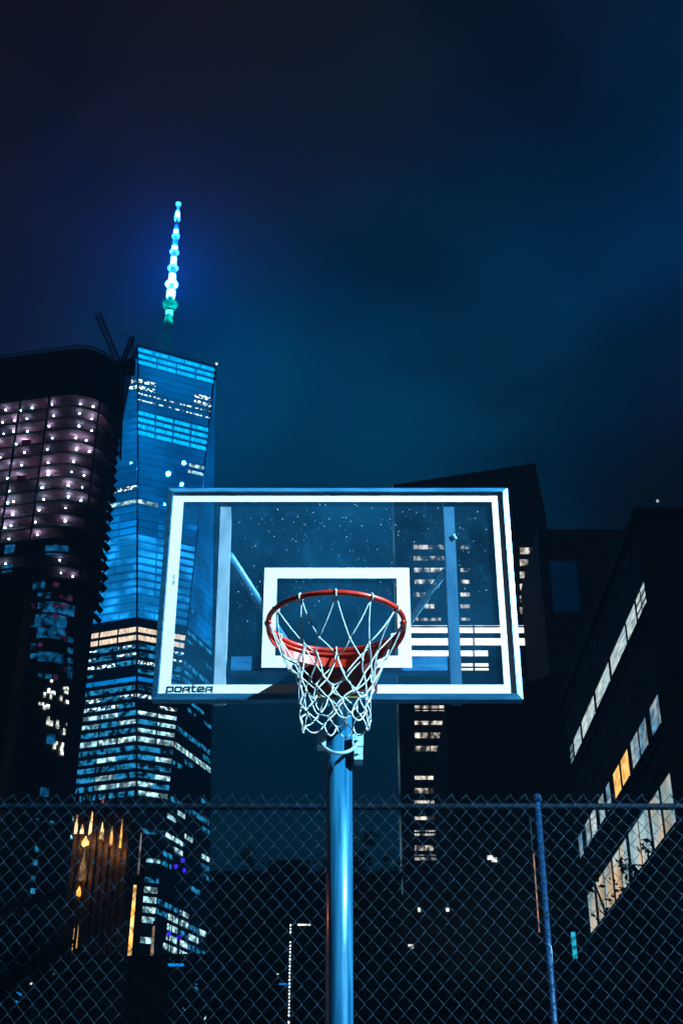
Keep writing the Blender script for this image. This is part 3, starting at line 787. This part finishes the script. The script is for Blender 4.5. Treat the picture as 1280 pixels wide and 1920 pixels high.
# dark mid-rise in front of it
YM = 150.0
mid = thing('dark_mid_rise', 'near black mid rise block below the lower right corner of the board', 'building', (at(940, 1500, YM).x, YM, 0))
a = at(838, 1400, YM); b = at(1065, 1400, YM); z0 = at(850, 1322, YM).z; z1 = at(1040, 1292, YM).z
q = MB(); q.prism([(a.x, YM, 0), (b.x, YM - 6, 0), (b.x, YM + 25, 0), (a.x, YM + 25, 0)], [(a.x, YM, z0), (b.x, YM - 6, z1), (b.x, YM + 25, z1), (a.x, YM + 25, z0)]); q.build('wall', M['darkwall2'], mid)
q = MB(); q.box((at(980, 1300, YM).x, YM + 4, z1), (at(1020, 1300, YM).x, YM + 9, z1 + 2.5)); q.build('roof_hut', M['darkwall2'], mid)
for x, y in ((918, 1608), (926, 1612), (838, 1705), (788, 1706), (806, 1738)):
    c = at(x, y, YM - 6.2); q = MB(); q.face([(c.x - .3, c.y, c.z - .25), (c.x + .3, c.y, c.z - .25), (c.x + .3, c.y, c.z + .25), (c.x - .3, c.y, c.z + .25)]); q.build('window', M['w_small'], mid)

# ------------------------------------------------------------------ long building down the right side
XR_ = 19.2
cor = atx(1195, 971, XR_); YN = cor.y; ZRF = cor.z
far = atx(1066, 1430, XR_).y
rb = thing('side_street_building', 'long dark masonry building at the right with slanting rows of lit windows', 'building', (XR_ + 8, (YN + far) / 2, 0))
q = MB(); q.box((XR_, YN, 0), (XR_ + 30, far, ZRF)); q.build('wall', M['darkwall'], rb)
q = MB(); q.box((XR_ - .35, YN - .35, ZRF), (XR_ + 30.2, far + .2, ZRF + .6)); q.build('cornice', M['trim'], rb)
def rz(px, py): return atx(px, py, XR_).z
def ry(px, z):                                          # where the ray at picture x meets height z on the side wall
    lo, hi = 0.0, 1920.0
    for _ in range(50):
        m_ = (lo + hi) / 2
        if atx(px, m_, XR_).z > z: lo = m_
        else: hi = m_
    return atx(px, lo, XR_).y
def side_window(px0, px1, z0, z1, mat, rows=1, cols=1):
    zm = (z0 + z1) / 2
    y_far, y_near = ry(px0, zm), ry(px1, zm)
    f = MB(); t = .1; pr = .09
    for (ya, yb, za, zb_) in ((y_near - t, y_far + t, z0 - t - .06, z0), (y_near - t, y_far + t, z1, z1 + t), (y_near - t, y_near, z0, z1), (y_far, y_far + t, z0, z1)):
        f.box((XR_ - pr - (.08 if zb_ <= z0 + 1e-6 else 0), ya, za), (XR_ - .002, yb, zb_))
    for c in range(1, cols):
        yy = y_near + (y_far - y_near) * c / cols; f.box((XR_ - pr + .02, yy - .05, z0), (XR_ - .004, yy + .05, z1))
    for r in range(1, rows):
        zz = z0 + (z1 - z0) * r / rows; f.box((XR_ - pr + .022, y_near, zz - .05), (XR_ - .006, y_far, zz + .05))
    fo = f.build('window', M['trim'], rb)
    g_ = MB(); g_.face([(XR_ - .03, y_near, z0), (XR_ - .03, y_near, z1), (XR_ - .03, y_far, z1), (XR_ - .03, y_far, z0)])
    g_.build('pane', mat, fo)
za, zb_ = rz(1145, 1280), rz(1145, 1231)
for x0, x1, m_, r, c in ((1194.5, 1211, 'w_pale', 3, 2), (1176, 1193, 'w_pale', 1, 1), (1146, 1174.5, 'w_pale', 1, 1), (1118, 1143.5, 'w_pale', 1, 1), (1092, 1115.5, 'w_pale', 1, 1), (1077, 1090, 'w_pale', 1, 1), (1070, 1075.5, 'w_bluish', 3, 1)):
    side_window(x0, x1, za, zb_, M[m_], r, c)
z2a, z2b = rz(1185, 1452), rz(1185, 1388)
for x0, x1, m_ in ((1221, 1238, 'w_bluish'), (1200, 1214, 'w_bluish'), (1185, 1199, 'w_bluish'), (1166, 1180, 'w_amber'), (1152, 1164, 'w_amber'), (1138, 1146, 'w_bluish'), (1124, 1134, 'w_tan'), (1109, 1119, 'w_pale'), (1099, 1107.5, 'w_bluish'), (1086, 1093.5, 'w_bluish')):
    side_window(x0, x1, z2a, z2b, M[m_], 1, 1)
z3a, z3b = rz(1121, 1737), rz(1121, 1650)
for x0, x1, m_ in ((1105, 1118, 'w_tan'), (1121, 1150, 'w_tan'), (1152, 1179, 'w_tan'), (1183, 1220, 'w_tan'), (1223, 1241, 'w_tan'), (1243.5, 1263, 'w_tan')):
    side_window(x0, x1, z3a, z3b, M[m_], 1, 2 if x1 - x0 > 20 else 1)
# dark, unlit windows, piers and string courses
for z in (za + 4.2, za - 3.9):
    for j in range(9):
        y0 = YN + 3 + j * 3.3
        f = MB(); f.box((XR_ - .06, y0, z), (XR_ - .003, y0 + 2.0, z + 1.5)); f.build('dark_window', M['trim'], rb)
q = MB()
for z in (za - 1.0, z2a - .8, z3a - 1.0, z3b + .9): q.box((XR_ - .14, YN, z), (XR_ - .004, far, z + .28))
q.build('string_course', M['trim'], rb)
for j in range(4):
    for k in range(3):
        x0 = XR_ + 2.0 + j * 3.4; z = ZRF - 6 - k * 7.7
        f = MB(); f.box((x0, YN - .08, z), (x0 + 1.8, YN - .003, z + 1.9)); f.build('dark_window', M['trim'], rb)
# bluish sign tube low on that building's far end
a = atx(1076, 1772, XR_ - 1)
sgn = thing('lit_sign_tube', 'narrow upright cyan light strip below the tan windows of right building', 'sign', (a.x, a.y, 0))
q = MB(); q.box((a.x - .16, a.y, a.z - 1.0), (a.x + .16, a.y + .2, a.z + 1.0)); q.build('light_strip', lit('cyan_sign_light', (.02, .5, .75), 1.1, 1.5, .2, 1.4), sgn)
q = MB(); q.box((a.x - .25, a.y + .205, a.z - 1.1), (a.x + .25, a.y + .35, a.z + 1.1)); q.tube([(a.x, a.y + .28, 0), (a.x, a.y + .28, a.z - 1.1)], .1, 8); q.build('sign_post', M['crane'], sgn)
# gooseneck lamp on its roof
a = at(1231, 941, YN + .6)
gl = thing('roof_gooseneck_lamp', 'small curved lamp arm on the roof edge of the right building', 'lamp', (a.x, a.y, ZRF + .6))
tip = at(1198, 916, YN + .6); q = MB()
pts = [Vector((a.x, a.y, ZRF + .6)), Vector((a.x, a.y, a.z + .1))]
for i in range(1, 9):
    t = i / 8; pts.append(Vector((a.x + (tip.x - a.x) * t, a.y, a.z + (tip.z - a.z) * math.sin(t * PI / 2))))
q.tube(pts, .07, 8); q.build('arm', solid('lamp_arm_steel', (.1, .3, .42), None, .4, .3), gl, True)
q = MB(); q.ball((a.x, a.y - .12, a.z), .1, 8, 5); q.build('bulb', lit('faint_lamp', (.5, .7, .85), .7, .1, 1, 1), gl, True)

# ------------------------------------------------------------------ near black block at the left edge
YL = 95.0
lb = thing('dark_apartment_block', 'black ribbed block at the left edge below the unfinished tower', 'building', (at(0, 1500, YL).x, YL, 0))
a = at(48, 1110, YL); q = MB(); q.box((a.x - 40, YL, 0), (a.x, YL + 3, a.z)); q.build('wall', M['darkwall'], lb)
q = MB()
for j in range(24): q.box((a.x - .5 - j * 1.4, YL - .35, 0), (a.x - .1 - j * 1.4, YL - .003, a.z - .3))
q.build('ribs', M['trim'], lb)

# ------------------------------------------------------------------ ornate stone building with glowing niches standing in for floodlit stone
YS = 240.0
orn = thing('ornate_stone_building', 'stone building with golden glowing niches standing in for floodlit stone at its crown behind the fence', 'building', (at(190, 1700, YS).x, YS, 0))
a = at(134, 1600, YS); b = at(242, 1600, YS); zt = at(190, 1516, YS).z
q = MB(); q.box((a.x, YS, 0), (b.x, YS + 22, zt)); q.build('wall', M['stone'], orn)
def niche(x0, x1, y0, y1, mat, lean=0):  # glowing shapes that stand in for the floodlit stone
    A = at(x0, y1, YS); B = at(x1, y0, YS); cxn = (A.x + B.x) / 2; w = (B.x - A.x) / 2; zs = B.z - w * 1.2
    pts = [(A.x, YS - 1.0, A.z), (B.x, YS - 1.0, A.z), (B.x, YS - 1.0, A.z + (B.z - A.z) * .4), (cxn + w*.3, YS - 1.0, A.z + (B.z - A.z) * .75), (cxn, YS - 1.0, B.z), (cxn - w*.3, YS - 1.0, A.z + (B.z - A.z) * .75), (A.x, YS - 1.0, A.z + (B.z - A.z) * .4)]
    q = MB(); q.prism(pts, [(p_[0], YS - .004, p_[2]) for p_ in pts]); q.build('glowing_niche', mat, orn)
    q = MB()
    q.box((A.x - .35, YS - 1.1, A.z - .5), (A.x - .05, YS - .003, B.z + .4)); q.build('pilaster', M['stone'], orn)
    q = MB(); q.box((B.x + .05, YS - 1.1, A.z - .5), (B.x + .35, YS - .003, B.z + .4)); q.build('pilaster', M['stone'], orn)
G, GM = M['w_gold'], M['w_goldm']
for x0, x1, y0, y1, m_ in ((141, 150, 1530, 1566), (152, 159, 1548, 1566), (167, 178, 1524, 1568), (188, 199, 1544, 1576), (207, 216, 1552, 1585), (224, 233, 1538, 1592), (154, 171, 1568, 1588)) and [(141, 150, 1530, 1566, G), (152, 160, 1548, 1566, G), (168, 177, 1524, 1568, G), (188, 198, 1544, 1576, G), (207, 215, 1552, 1585, G), (225, 233, 1538, 1592, G), (155, 170, 1570, 1588, G), (150, 166, 1592, 1652, GM), (145, 155, 1664, 1681, G), (137, 142, 1742, 1785, M['w_amber']), (144, 150, 1738, 1785, M['w_amber'])]:
    niche(x0, x1, y0, y1, m_)
for i in range(9):
    x_ = a.x + (b.x - a.x) * (i + .5) / 9
    q = MB(); q.box((x_ - .32, YS - .85, 4), (x_ + .32, YS - .004, zt - 1.2)); q.prism([(x_ - .32, YS - .85, zt - 1.2), (x_ + .32, YS - .85, zt - 1.2), (x_ + .32, YS - .004, zt - 1.2), (x_ - .32, YS - .004, zt - 1.2)], [(x_ - .1, YS - .2, zt + 1), (x_ + .1, YS - .2, zt + 1), (x_ + .1, YS - .004, zt + 1), (x_ - .1, YS - .004, zt + 1)]); q.build('buttress', M['stone'], orn)
for i in range(6):
    x_ = at(140 + i * 18.5, 1530, YS).x; q = MB(); q.tube([(x_, YS + 1, zt), (x_, YS + 1, zt + 2.2), (x_, YS + 1, zt + 4.2)], [.6, .45, .05], 8); q.build('finial', M['stone'], orn)
q = MB(); c = at(187, 1500, YS); q.tube([(c.x, YS + 4, zt), (c.x, YS + 4, c.z + 1.5)], .3, 6); q.build('red_lit_mast', lit('red_mast_light', (.55, .12, .08), .6, .4, .2, 1.4), orn)
for x_, y_ in ((150, 1580), (172, 1578), (194, 1586), (214, 1594), (231, 1600), (158, 1640)):
    c = at(x_, y_, YS - 2.2); ld = bpy.data.lights.new('crown_uplight', 'POINT'); lo2 = bpy.data.objects.new('crown_uplight', ld); COL.objects.link(lo2)
    lo2.location = c; ld.energy = 150; ld.color = (1.0, .42, .1); ld.shadow_soft_size = .25
# slim lit shafts right of it
for x0, x1, ya, yb, mat, lab in ((239, 246, 1660, 1803, M['w_gold'], 'slim shaft in painted gold glow right of the ornate stone building'), (257.5, 261, 1562, 1640, lit('pale_shaft_light', (.45, .42, .4), .5, .4, .2, 1.4), 'thin pale lit mast in front of the glass tower corner'), (282, 287, 1736, 1794, lit('pinkish_shaft_light', (.6, .4, .28), .6, .4, .2, 1.4), 'thin pinkish lit shaft low in front of glass tower')):
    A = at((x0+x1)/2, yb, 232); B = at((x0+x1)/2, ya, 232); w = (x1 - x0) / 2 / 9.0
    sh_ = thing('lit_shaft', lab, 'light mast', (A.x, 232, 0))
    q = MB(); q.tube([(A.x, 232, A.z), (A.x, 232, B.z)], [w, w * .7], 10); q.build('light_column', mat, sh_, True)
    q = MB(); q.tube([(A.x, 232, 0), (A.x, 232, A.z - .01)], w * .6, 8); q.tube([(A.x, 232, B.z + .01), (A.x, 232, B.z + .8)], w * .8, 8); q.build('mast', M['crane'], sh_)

# ------------------------------------------------------------------ low dark blocks behind the fence
def block(name, label, px0, px1, pyt, Y, dep, mat, wins=(), roof=0):
    a = at(px0, pyt, Y); b = at(px1, pyt, Y)
    t = thing(name, label, 'building', ((a.x + b.x) / 2, Y, 0))
    q = MB(); q.box((a.x, Y, 0), (b.x, Y + dep, a.z)); q.build('wall', mat, t)
    q = MB(); q.box((a.x - .2, Y - .25, a.z), (b.x + .2, Y + dep + .2, a.z + .5)); q.build('parapet', M['trim'], t)
    for (x0, x1, y0, y1, m_) in wins:
        A = at(x0, y1, Y); B = at(x1, y0, Y)
        q = MB(); q.face([(A.x, Y - .06, A.z), (B.x, Y - .06, A.z), (B.x, Y - .06, B.z), (A.x, Y - .06, B.z)]); q.build('window', m_, t)
    if roof:
        xm = a.x + (b.x - a.x) * .3; q = MB(); q.box((xm, Y + 3, a.z + .5), (xm + (b.x-a.x) * .22, Y + 8, a.z + roof)); q.build('roof_hut', mat, t)
    return t
lowb = block('low_brick_block', 'low dark brick block left of the hoop pole with few lit windows', 296, 640, 1800, 120, 20, M['darkwall2'],
      [(310, 345, 1807, 1812, M['w_mid']), (365, 372, 1843, 1858, M['w_teal']), (330, 335, 1890, 1900, M['w_white']), (343, 347, 1890, 1900, M['w_white']), (380, 387, 1905, 1914, M['w_white']), (514, 520, 1905, 1918, M['w_tan']), (519, 526, 1826, 1832, M['w_small'])], 2.0)
block('far_dark_block', 'dark flat roofed block between the glass tower and office tower behind fence', 392, 752, 1640, 200, 20, M['darkwall2'], [], 3)
block('corner_dark_block', 'low dark block behind fence between hoop pole and fence post', 690, 1064, 1690, 110, 20, M['darkwall2'],
      [(765, 775, 1771, 1779, M['w_small']), (783, 788, 1702, 1710, M['w_small']), (836, 841, 1703, 1709, M['w_small'])], 2.0)
block('left_low_block', 'low dark block at bottom left below the golden lit niches', -120, 300, 1806, 100, 16, M['darkwall2'],
      [(100, 106, 1826, 1834, M['w_small']), (57, 61, 1842, 1846, M['w_small']), (30, 42, 1860, 1880, M['w_mid'])], 1.5)
# violet lamps on slim masts by the glass tower
vg = 'violet lamps behind the fence'
for i, (x, y, lab) in enumerate(((330, 1625, 'violet lamp on thin mast, left one of the upper three'), (343, 1613, 'violet lamp on thin mast, topmost one of the upper three'), (345, 1632, 'violet lamp on thin mast, right one of the upper three'), (317, 1751, 'violet lamp on thin mast, left one of the lower two'), (336, 1757, 'violet lamp on thin mast, right one of the lower two'))):
    A = at(x, y, 150 + i); t = thing('violet_lamp', lab, 'lamp', (A.x, A.y, 0), vg)
    q = MB(); q.ball(A, .28, 8, 5); q.build('bulb', M['w_purple'], t, True)
    q = MB(); q.tube([(A.x, A.y, 0), (A.x, A.y, A.z - .285)], .06, 6); q.build('mast', M['crane'], t)
# mast with a string of small lamps
A = at(545, 1737, 90); B = at(538, 1925, 90)
lm = thing('lamp_string_mast', 'slender mast strung with a vertical row of white lamps left of pole', 'mast', (A.x, 90, 0))
q = MB(); lattice(q, (A.x, 90, 0), (A.x, 90, A.z + .2), .35, 40, .03); q.build('mast', M['crane'], lm)
zt_ = A.z; zb2 = at(540, 1925, 90).z; nL = 30
for i in range(nL):
    if i in (3, 4): continue
    z = zt_ + (zb2 - zt_) * i / (nL - 1); q = MB(); q.ball((A.x, 89.7, z), .045 if i % 2 else .06, 6, 4, 1.4); q.build('lamp', M['lampdot'], lm, True)
for y, x0, x1, mat in ((1734, 558, 582, M['w_small']), (1845, 523, 546, M['w_mid'])):
    C0 = at(x0, y, 89.9); C1 = at(x1, y, 89.9); q = MB(); q.tube([C0, C1], .05, 6); q.build('lit_arm', mat, lm, True)
q = MB(); C1 = at(582, 1734, 89.95); q.tube([(A.x, 90, C1.z + .12), (C1.x, 90, C1.z + .12)], .05, 6); q.build('arm', M['crane'], lm)

# ------------------------------------------------------------------ trees
def leaf_cloud(mb, rnd, centres, n, rad_, size):
    for _ in range(n):
        c, rr = rnd.choice(centres)
        while True:
            d = Vector((rnd.uniform(-1, 1), rnd.uniform(-1, 1), rnd.uniform(-1, 1)))
            if d.length < 1: break
        p_ = c + d * rr; s = size * rnd.uniform(.6, 1.4)
        u = Vector((rnd.gauss(0, 1), rnd.gauss(0, 1), rnd.gauss(0, .6))).normalized(); w = u.orthogonal().normalized()
        v2 = u.cross(w)
        w = (w * math.cos(1.0) + v2 * math.sin(1.0))
        mb.face([p_ - u * s, p_ + w * s * .42, p_ + u * s, p_ - w * s * .42])
def tree(name, label, base, h, crown_r, seed, n=1800, size=.16, spread=1.0):
    rnd = random.Random(seed); t = thing(name, label, 'tree', base)
    base = Vector(base); k = MB(); centres = []
    top = base + Vector((0, 0, h * .55))
    k.tube([base, base + Vector((.05, 0, h * .25)), top], [h * .022, h * .017, h * .011], 9)
    for i in range(9):
        a = 2 * PI * i / 9 + rnd.uniform(-.3, .3); st_ = base + Vector((0, 0, h * rnd.uniform(.3, .55)))
        en = base + Vector((math.cos(a) * crown_r * rnd.uniform(.5, .95) * spread, math.sin(a) * crown_r * rnd.uniform(.5, .95) * spread, h * rnd.uniform(.5, .97)))
        m_ = st_.lerp(en, .5) + Vector((0, 0, h * .04))
        k.tube([st_, m_, en], [h * .009, h * .006, h * .002], 6)
        for j in range(4):
            s0 = m_.lerp(en, rnd.random()); e0 = s0 + Vector((rnd.gauss(0, 1), rnd.gauss(0, 1), rnd.uniform(.2, 1.2))).normalized() * crown_r * rnd.uniform(.25, .5)
            k.tube([s0, e0], [h * .003, h * .001], 4); centres.append((e0, crown_r * rnd.uniform(.16, .3)))
        centres.append((en, crown_r * rnd.uniform(.2, .34)))
    k.build('trunk', M['bark'], t)
    c = MB(); leaf_cloud(c, rnd, centres, n, crown_r, size); c.build('crown', M['leaf'], t)
def gx(px, Y): return at(px, 1900, Y).x
tree('street_tree', 'dark leafy street tree at bottom left in front of the low block', (gx(0, 34), 34, 0), 8.6, 2.2, 1, 2200, .16)
tree('street_tree', 'dark leafy street tree behind the fence left of the lamp mast', (gx(430, 40), 40, 0), 8.2, 2.4, 2, 1800, .16)
tree('street_tree', 'dark leafy street tree behind the fence between pole and fence post', (gx(880, 42), 42, 0), 9.3, 2.8, 3, 2200, .16)
for px_, top_, sd in ((432, 1560, 11), (520, 1600, 12), (588, 1545, 13), (706, 1570, 14)):
    q_ = at(px_, top_, 104)
    tree('tall_tree', {432: 'tall dark tree between the glass tower and hoop pole, nearest the glass tower', 520: 'tall dark tree between glass tower and hoop pole, lowest and middle of three', 588: 'tall dark tree rising directly left of the hoop pole', 706: 'tall dark tree directly right of the hoop pole beside office tower'}[px_], (q_.x, 104, 0), q_.z, 4.0, sd, 1700, .27)
q_ = at(1186, 1640, 40)
tree('street_tree', 'sparse leaved tree against the tan lit windows of right building', (q_.x, 40, 0), q_.z + 1.1, 1.5, 4, 420, .13, 1.0)
q_ = at(1106, 1748, 46)
tree('street_tree', 'small sparse tree below the far end of the tan windows', (q_.x, 46, 0), q_.z + .6, 1.1, 6, 260, .13, 1.0)

# ------------------------------------------------------------------ haze
hz = MB(); hz.box((-1520, -1520, -1), (1520, 1520, 552)); 
m, nt, out = new_mat('night_haze')
pv = N(nt, 'ShaderNodeVolumePrincipled'); pv.inputs['Density'].default_value = .0008; pv.inputs['Color'].default_value = (.12, .5, .92, 1); pv.inputs['Anisotropy'].default_value = .0
nt.links.new(pv.outputs[0], out.inputs['Volume'])
HAZE = True
if HAZE: structure(hz.build('haze', m), 'stuff')

# ------------------------------------------------------------------ night sky
w = bpy.data.worlds.new('World'); scene.world = w; w.use_nodes = True
nt = w.node_tree; nt.nodes.clear()
out = N(nt, 'ShaderNodeOutputWorld'); bg = N(nt, 'ShaderNodeBackground')
tc = N(nt, 'ShaderNodeTexCoord')
sky = N(nt, 'ShaderNodeTexSky', sky_type='NISHITA'); sky.sun_disc = False; sky.sun_elevation = math.radians(-8); sky.sun_rotation = math.radians(45)
def srgb(r, g_, b): return tuple(((c / 255 / 12.92) if c / 255 <= .04045 else ((c / 255 + .055) / 1.055) ** 2.4) for c in (r, g_, b))
def vscale(sock, k):
    m_ = N(nt, 'ShaderNodeVectorMath', operation='SCALE'); nt.links.new(sock, m_.inputs[0])
    if isinstance(k, (int, float)): m_.inputs['Scale'].default_value = k
    else: nt.links.new(k, m_.inputs['Scale'])
    return m_.outputs[0]
def vadd(a, b):
    m_ = N(nt, 'ShaderNodeVectorMath', operation='ADD'); nt.links.new(a, m_.inputs[0]); nt.links.new(b, m_.inputs[1]); return m_.outputs[0]
def const(c):
    r = N(nt, 'ShaderNodeCombineXYZ')
    for i in range(3): r.inputs[i].default_value = c[i]
    return r.outputs[0]
# drifting cloud: a warped noise over direction
mp = N(nt, 'ShaderNodeMapping'); mp.inputs['Scale'].default_value = (1, 1, 1.6)
nt.links.new(tc.outputs['Generated'], mp.inputs['Vector'])
nz = N(nt, 'ShaderNodeTexNoise'); nz.inputs['Scale'].default_value = 5.0; nz.inputs['Detail'].default_value = 5; nz.inputs['Roughness'].default_value = .5; nz.inputs['Distortion'].default_value = .35
nt.links.new(mp.outputs[0], nz.inputs['Vector'])
cl = N(nt, 'ShaderNodeMapRange'); cl.inputs[1].default_value = .3; cl.inputs[2].default_value = .7; cl.inputs[3].default_value = .5; cl.inputs[4].default_value = 1.5
nt.links.new(nz.outputs['Fac'], cl.inputs[0])
def lobe(px, py, sig_px, col):
    d = ray(px, py).normalized()
    dp = N(nt, 'ShaderNodeVectorMath', operation='DOT_PRODUCT'); dp.inputs[1].default_value = d; nt.links.new(tc.outputs['Generated'], dp.inputs[0])
    s = sig_px / FPX; k = 1.0 / (s * s)                  # exp(-(1-cos)/s^2)
    a_ = N(nt, 'ShaderNodeMath', operation='SUBTRACT'); nt.links.new(dp.outputs['Value'], a_.inputs[0]); a_.inputs[1].default_value = 1.0
    b2 = N(nt, 'ShaderNodeMath', operation='MULTIPLY'); nt.links.new(a_.outputs[0], b2.inputs[0]); b2.inputs[1].default_value = k
    c_ = N(nt, 'ShaderNodeMath', operation='EXPONENT'); nt.links.new(b2.outputs[0], c_.inputs[0])
    return vscale(const(col), c_.outputs[0])
SKYK = .92
acc = const((.0056, .0052, .0042))
for px, py, sg, col in (
    (1360, 440, 250, (-.003, .022, .095)),
    (1330, 60, 270, (-.002, .007, .024)),
    (960, 560, 230, (-.004, .006, .016)),
    (590, 800, 210, (-.005, .032, .070)),
    (830, 810, 200, (-.005, .026, .062)),
    (330, 670, 130, (-.004, .018, .045)),
    (455, 745, 95, (-.003, .020, .050)),
    (560, 1450, 360, (-.005, .034, .076)),
    (1010, 900, 140, (-.004, .010, .026)),
    (1230, 840, 170, (.0005, -.016, -.044)),
    (1090, 930, 80, (.001, -.008, -.02)),
    (540, 875, 80, (.001, -.012, -.03)),
    (80, 150, 380, (.0035, .0022, .0002))):
    acc = vadd(acc, lobe(px, py, sg, col))
acc = vscale(acc, cl.outputs[0])
mxz = N(nt, 'ShaderNodeVectorMath', operation='MAXIMUM'); nt.links.new(acc, mxz.inputs[0]); mxz.inputs[1].default_value = (0, 0, 0)
# city glow low in the sky and behind camera, added to lift the blacks
sep = N(nt, 'ShaderNodeSeparateXYZ'); nt.links.new(tc.outputs['Generated'], sep.inputs[0])
lowm = N(nt, 'ShaderNodeMapRange'); lowm.inputs[1].default_value = .16; lowm.inputs[2].default_value = -.02; lowm.inputs[3].default_value = 0; lowm.inputs[4].default_value = 1
nt.links.new(sep.outputs['Z'], lowm.inputs[0])
behind = N(nt, 'ShaderNodeMapRange'); behind.inputs[1].default_value = .1; behind.inputs[2].default_value = -.6; behind.inputs[3].default_value = 0; behind.inputs[4].default_value = 1
nt.links.new(sep.outputs['Y'], behind.inputs[0])
acc = vadd(mxz.outputs[0], vscale(const((.022, .019, .020)), lowm.outputs[0]))
acc = vadd(acc, vscale(const((.040, .034, .033)), behind.outputs[0]))
acc = vadd(acc, vscale(sky.outputs[0], .002))
nt.links.new(acc, bg.inputs['Color']); bg.inputs['Strength'].default_value = SKYK
nt.links.new(bg.outputs[0], out.inputs['Surface'])

# ------------------------------------------------------------------ lamps of the court
def aim(o, target): o.rotation_euler = (Vector(target) - o.location).to_track_quat('-Z', 'Y').to_euler()
ld = bpy.data.lights.new('court_floodlight', 'SPOT'); lo_ = bpy.data.objects.new('court_floodlight', ld); COL.objects.link(lo_)
lo_.location = (7.1, .3, 7.6); ld.energy = 18500; ld.color = (.42, .8, 1.0); ld.spot_size = math.radians(46); ld.spot_blend = .8; ld.shadow_soft_size = .12
aim(lo_, (.2, 4.9, 2.9))
ld = bpy.data.lights.new('street_lamp_glow', 'SPOT'); l2 = bpy.data.objects.new('street_lamp_glow', ld); COL.objects.link(l2)
l2.location = (-7.5, 9.5, 5.2); ld.energy = 260; ld.color = (1.0, .22, .08); ld.spot_size = math.radians(50); ld.spot_blend = .6; ld.shadow_soft_size = .1
aim(l2, (0, 5.6, 2.2))

# ------------------------------------------------------------------ render settings
vs = scene.view_settings; vs.view_transform = 'Standard'; vs.look = 'None'; vs.exposure = 0; vs.gamma = 1
scene.render.engine = 'CYCLES'
cy = scene.cycles
cy.use_denoising = True
try: cy.denoiser = 'OPENIMAGEDENOISE'
except Exception: pass
cy.max_bounces = 6; cy.diffuse_bounces = 2; cy.glossy_bounces = 2; cy.transmission_bounces = 4; cy.volume_bounces = 0; cy.transparent_max_bounces = 12
cy.sample_clamp_indirect = 4.0
cy.use_light_tree = True
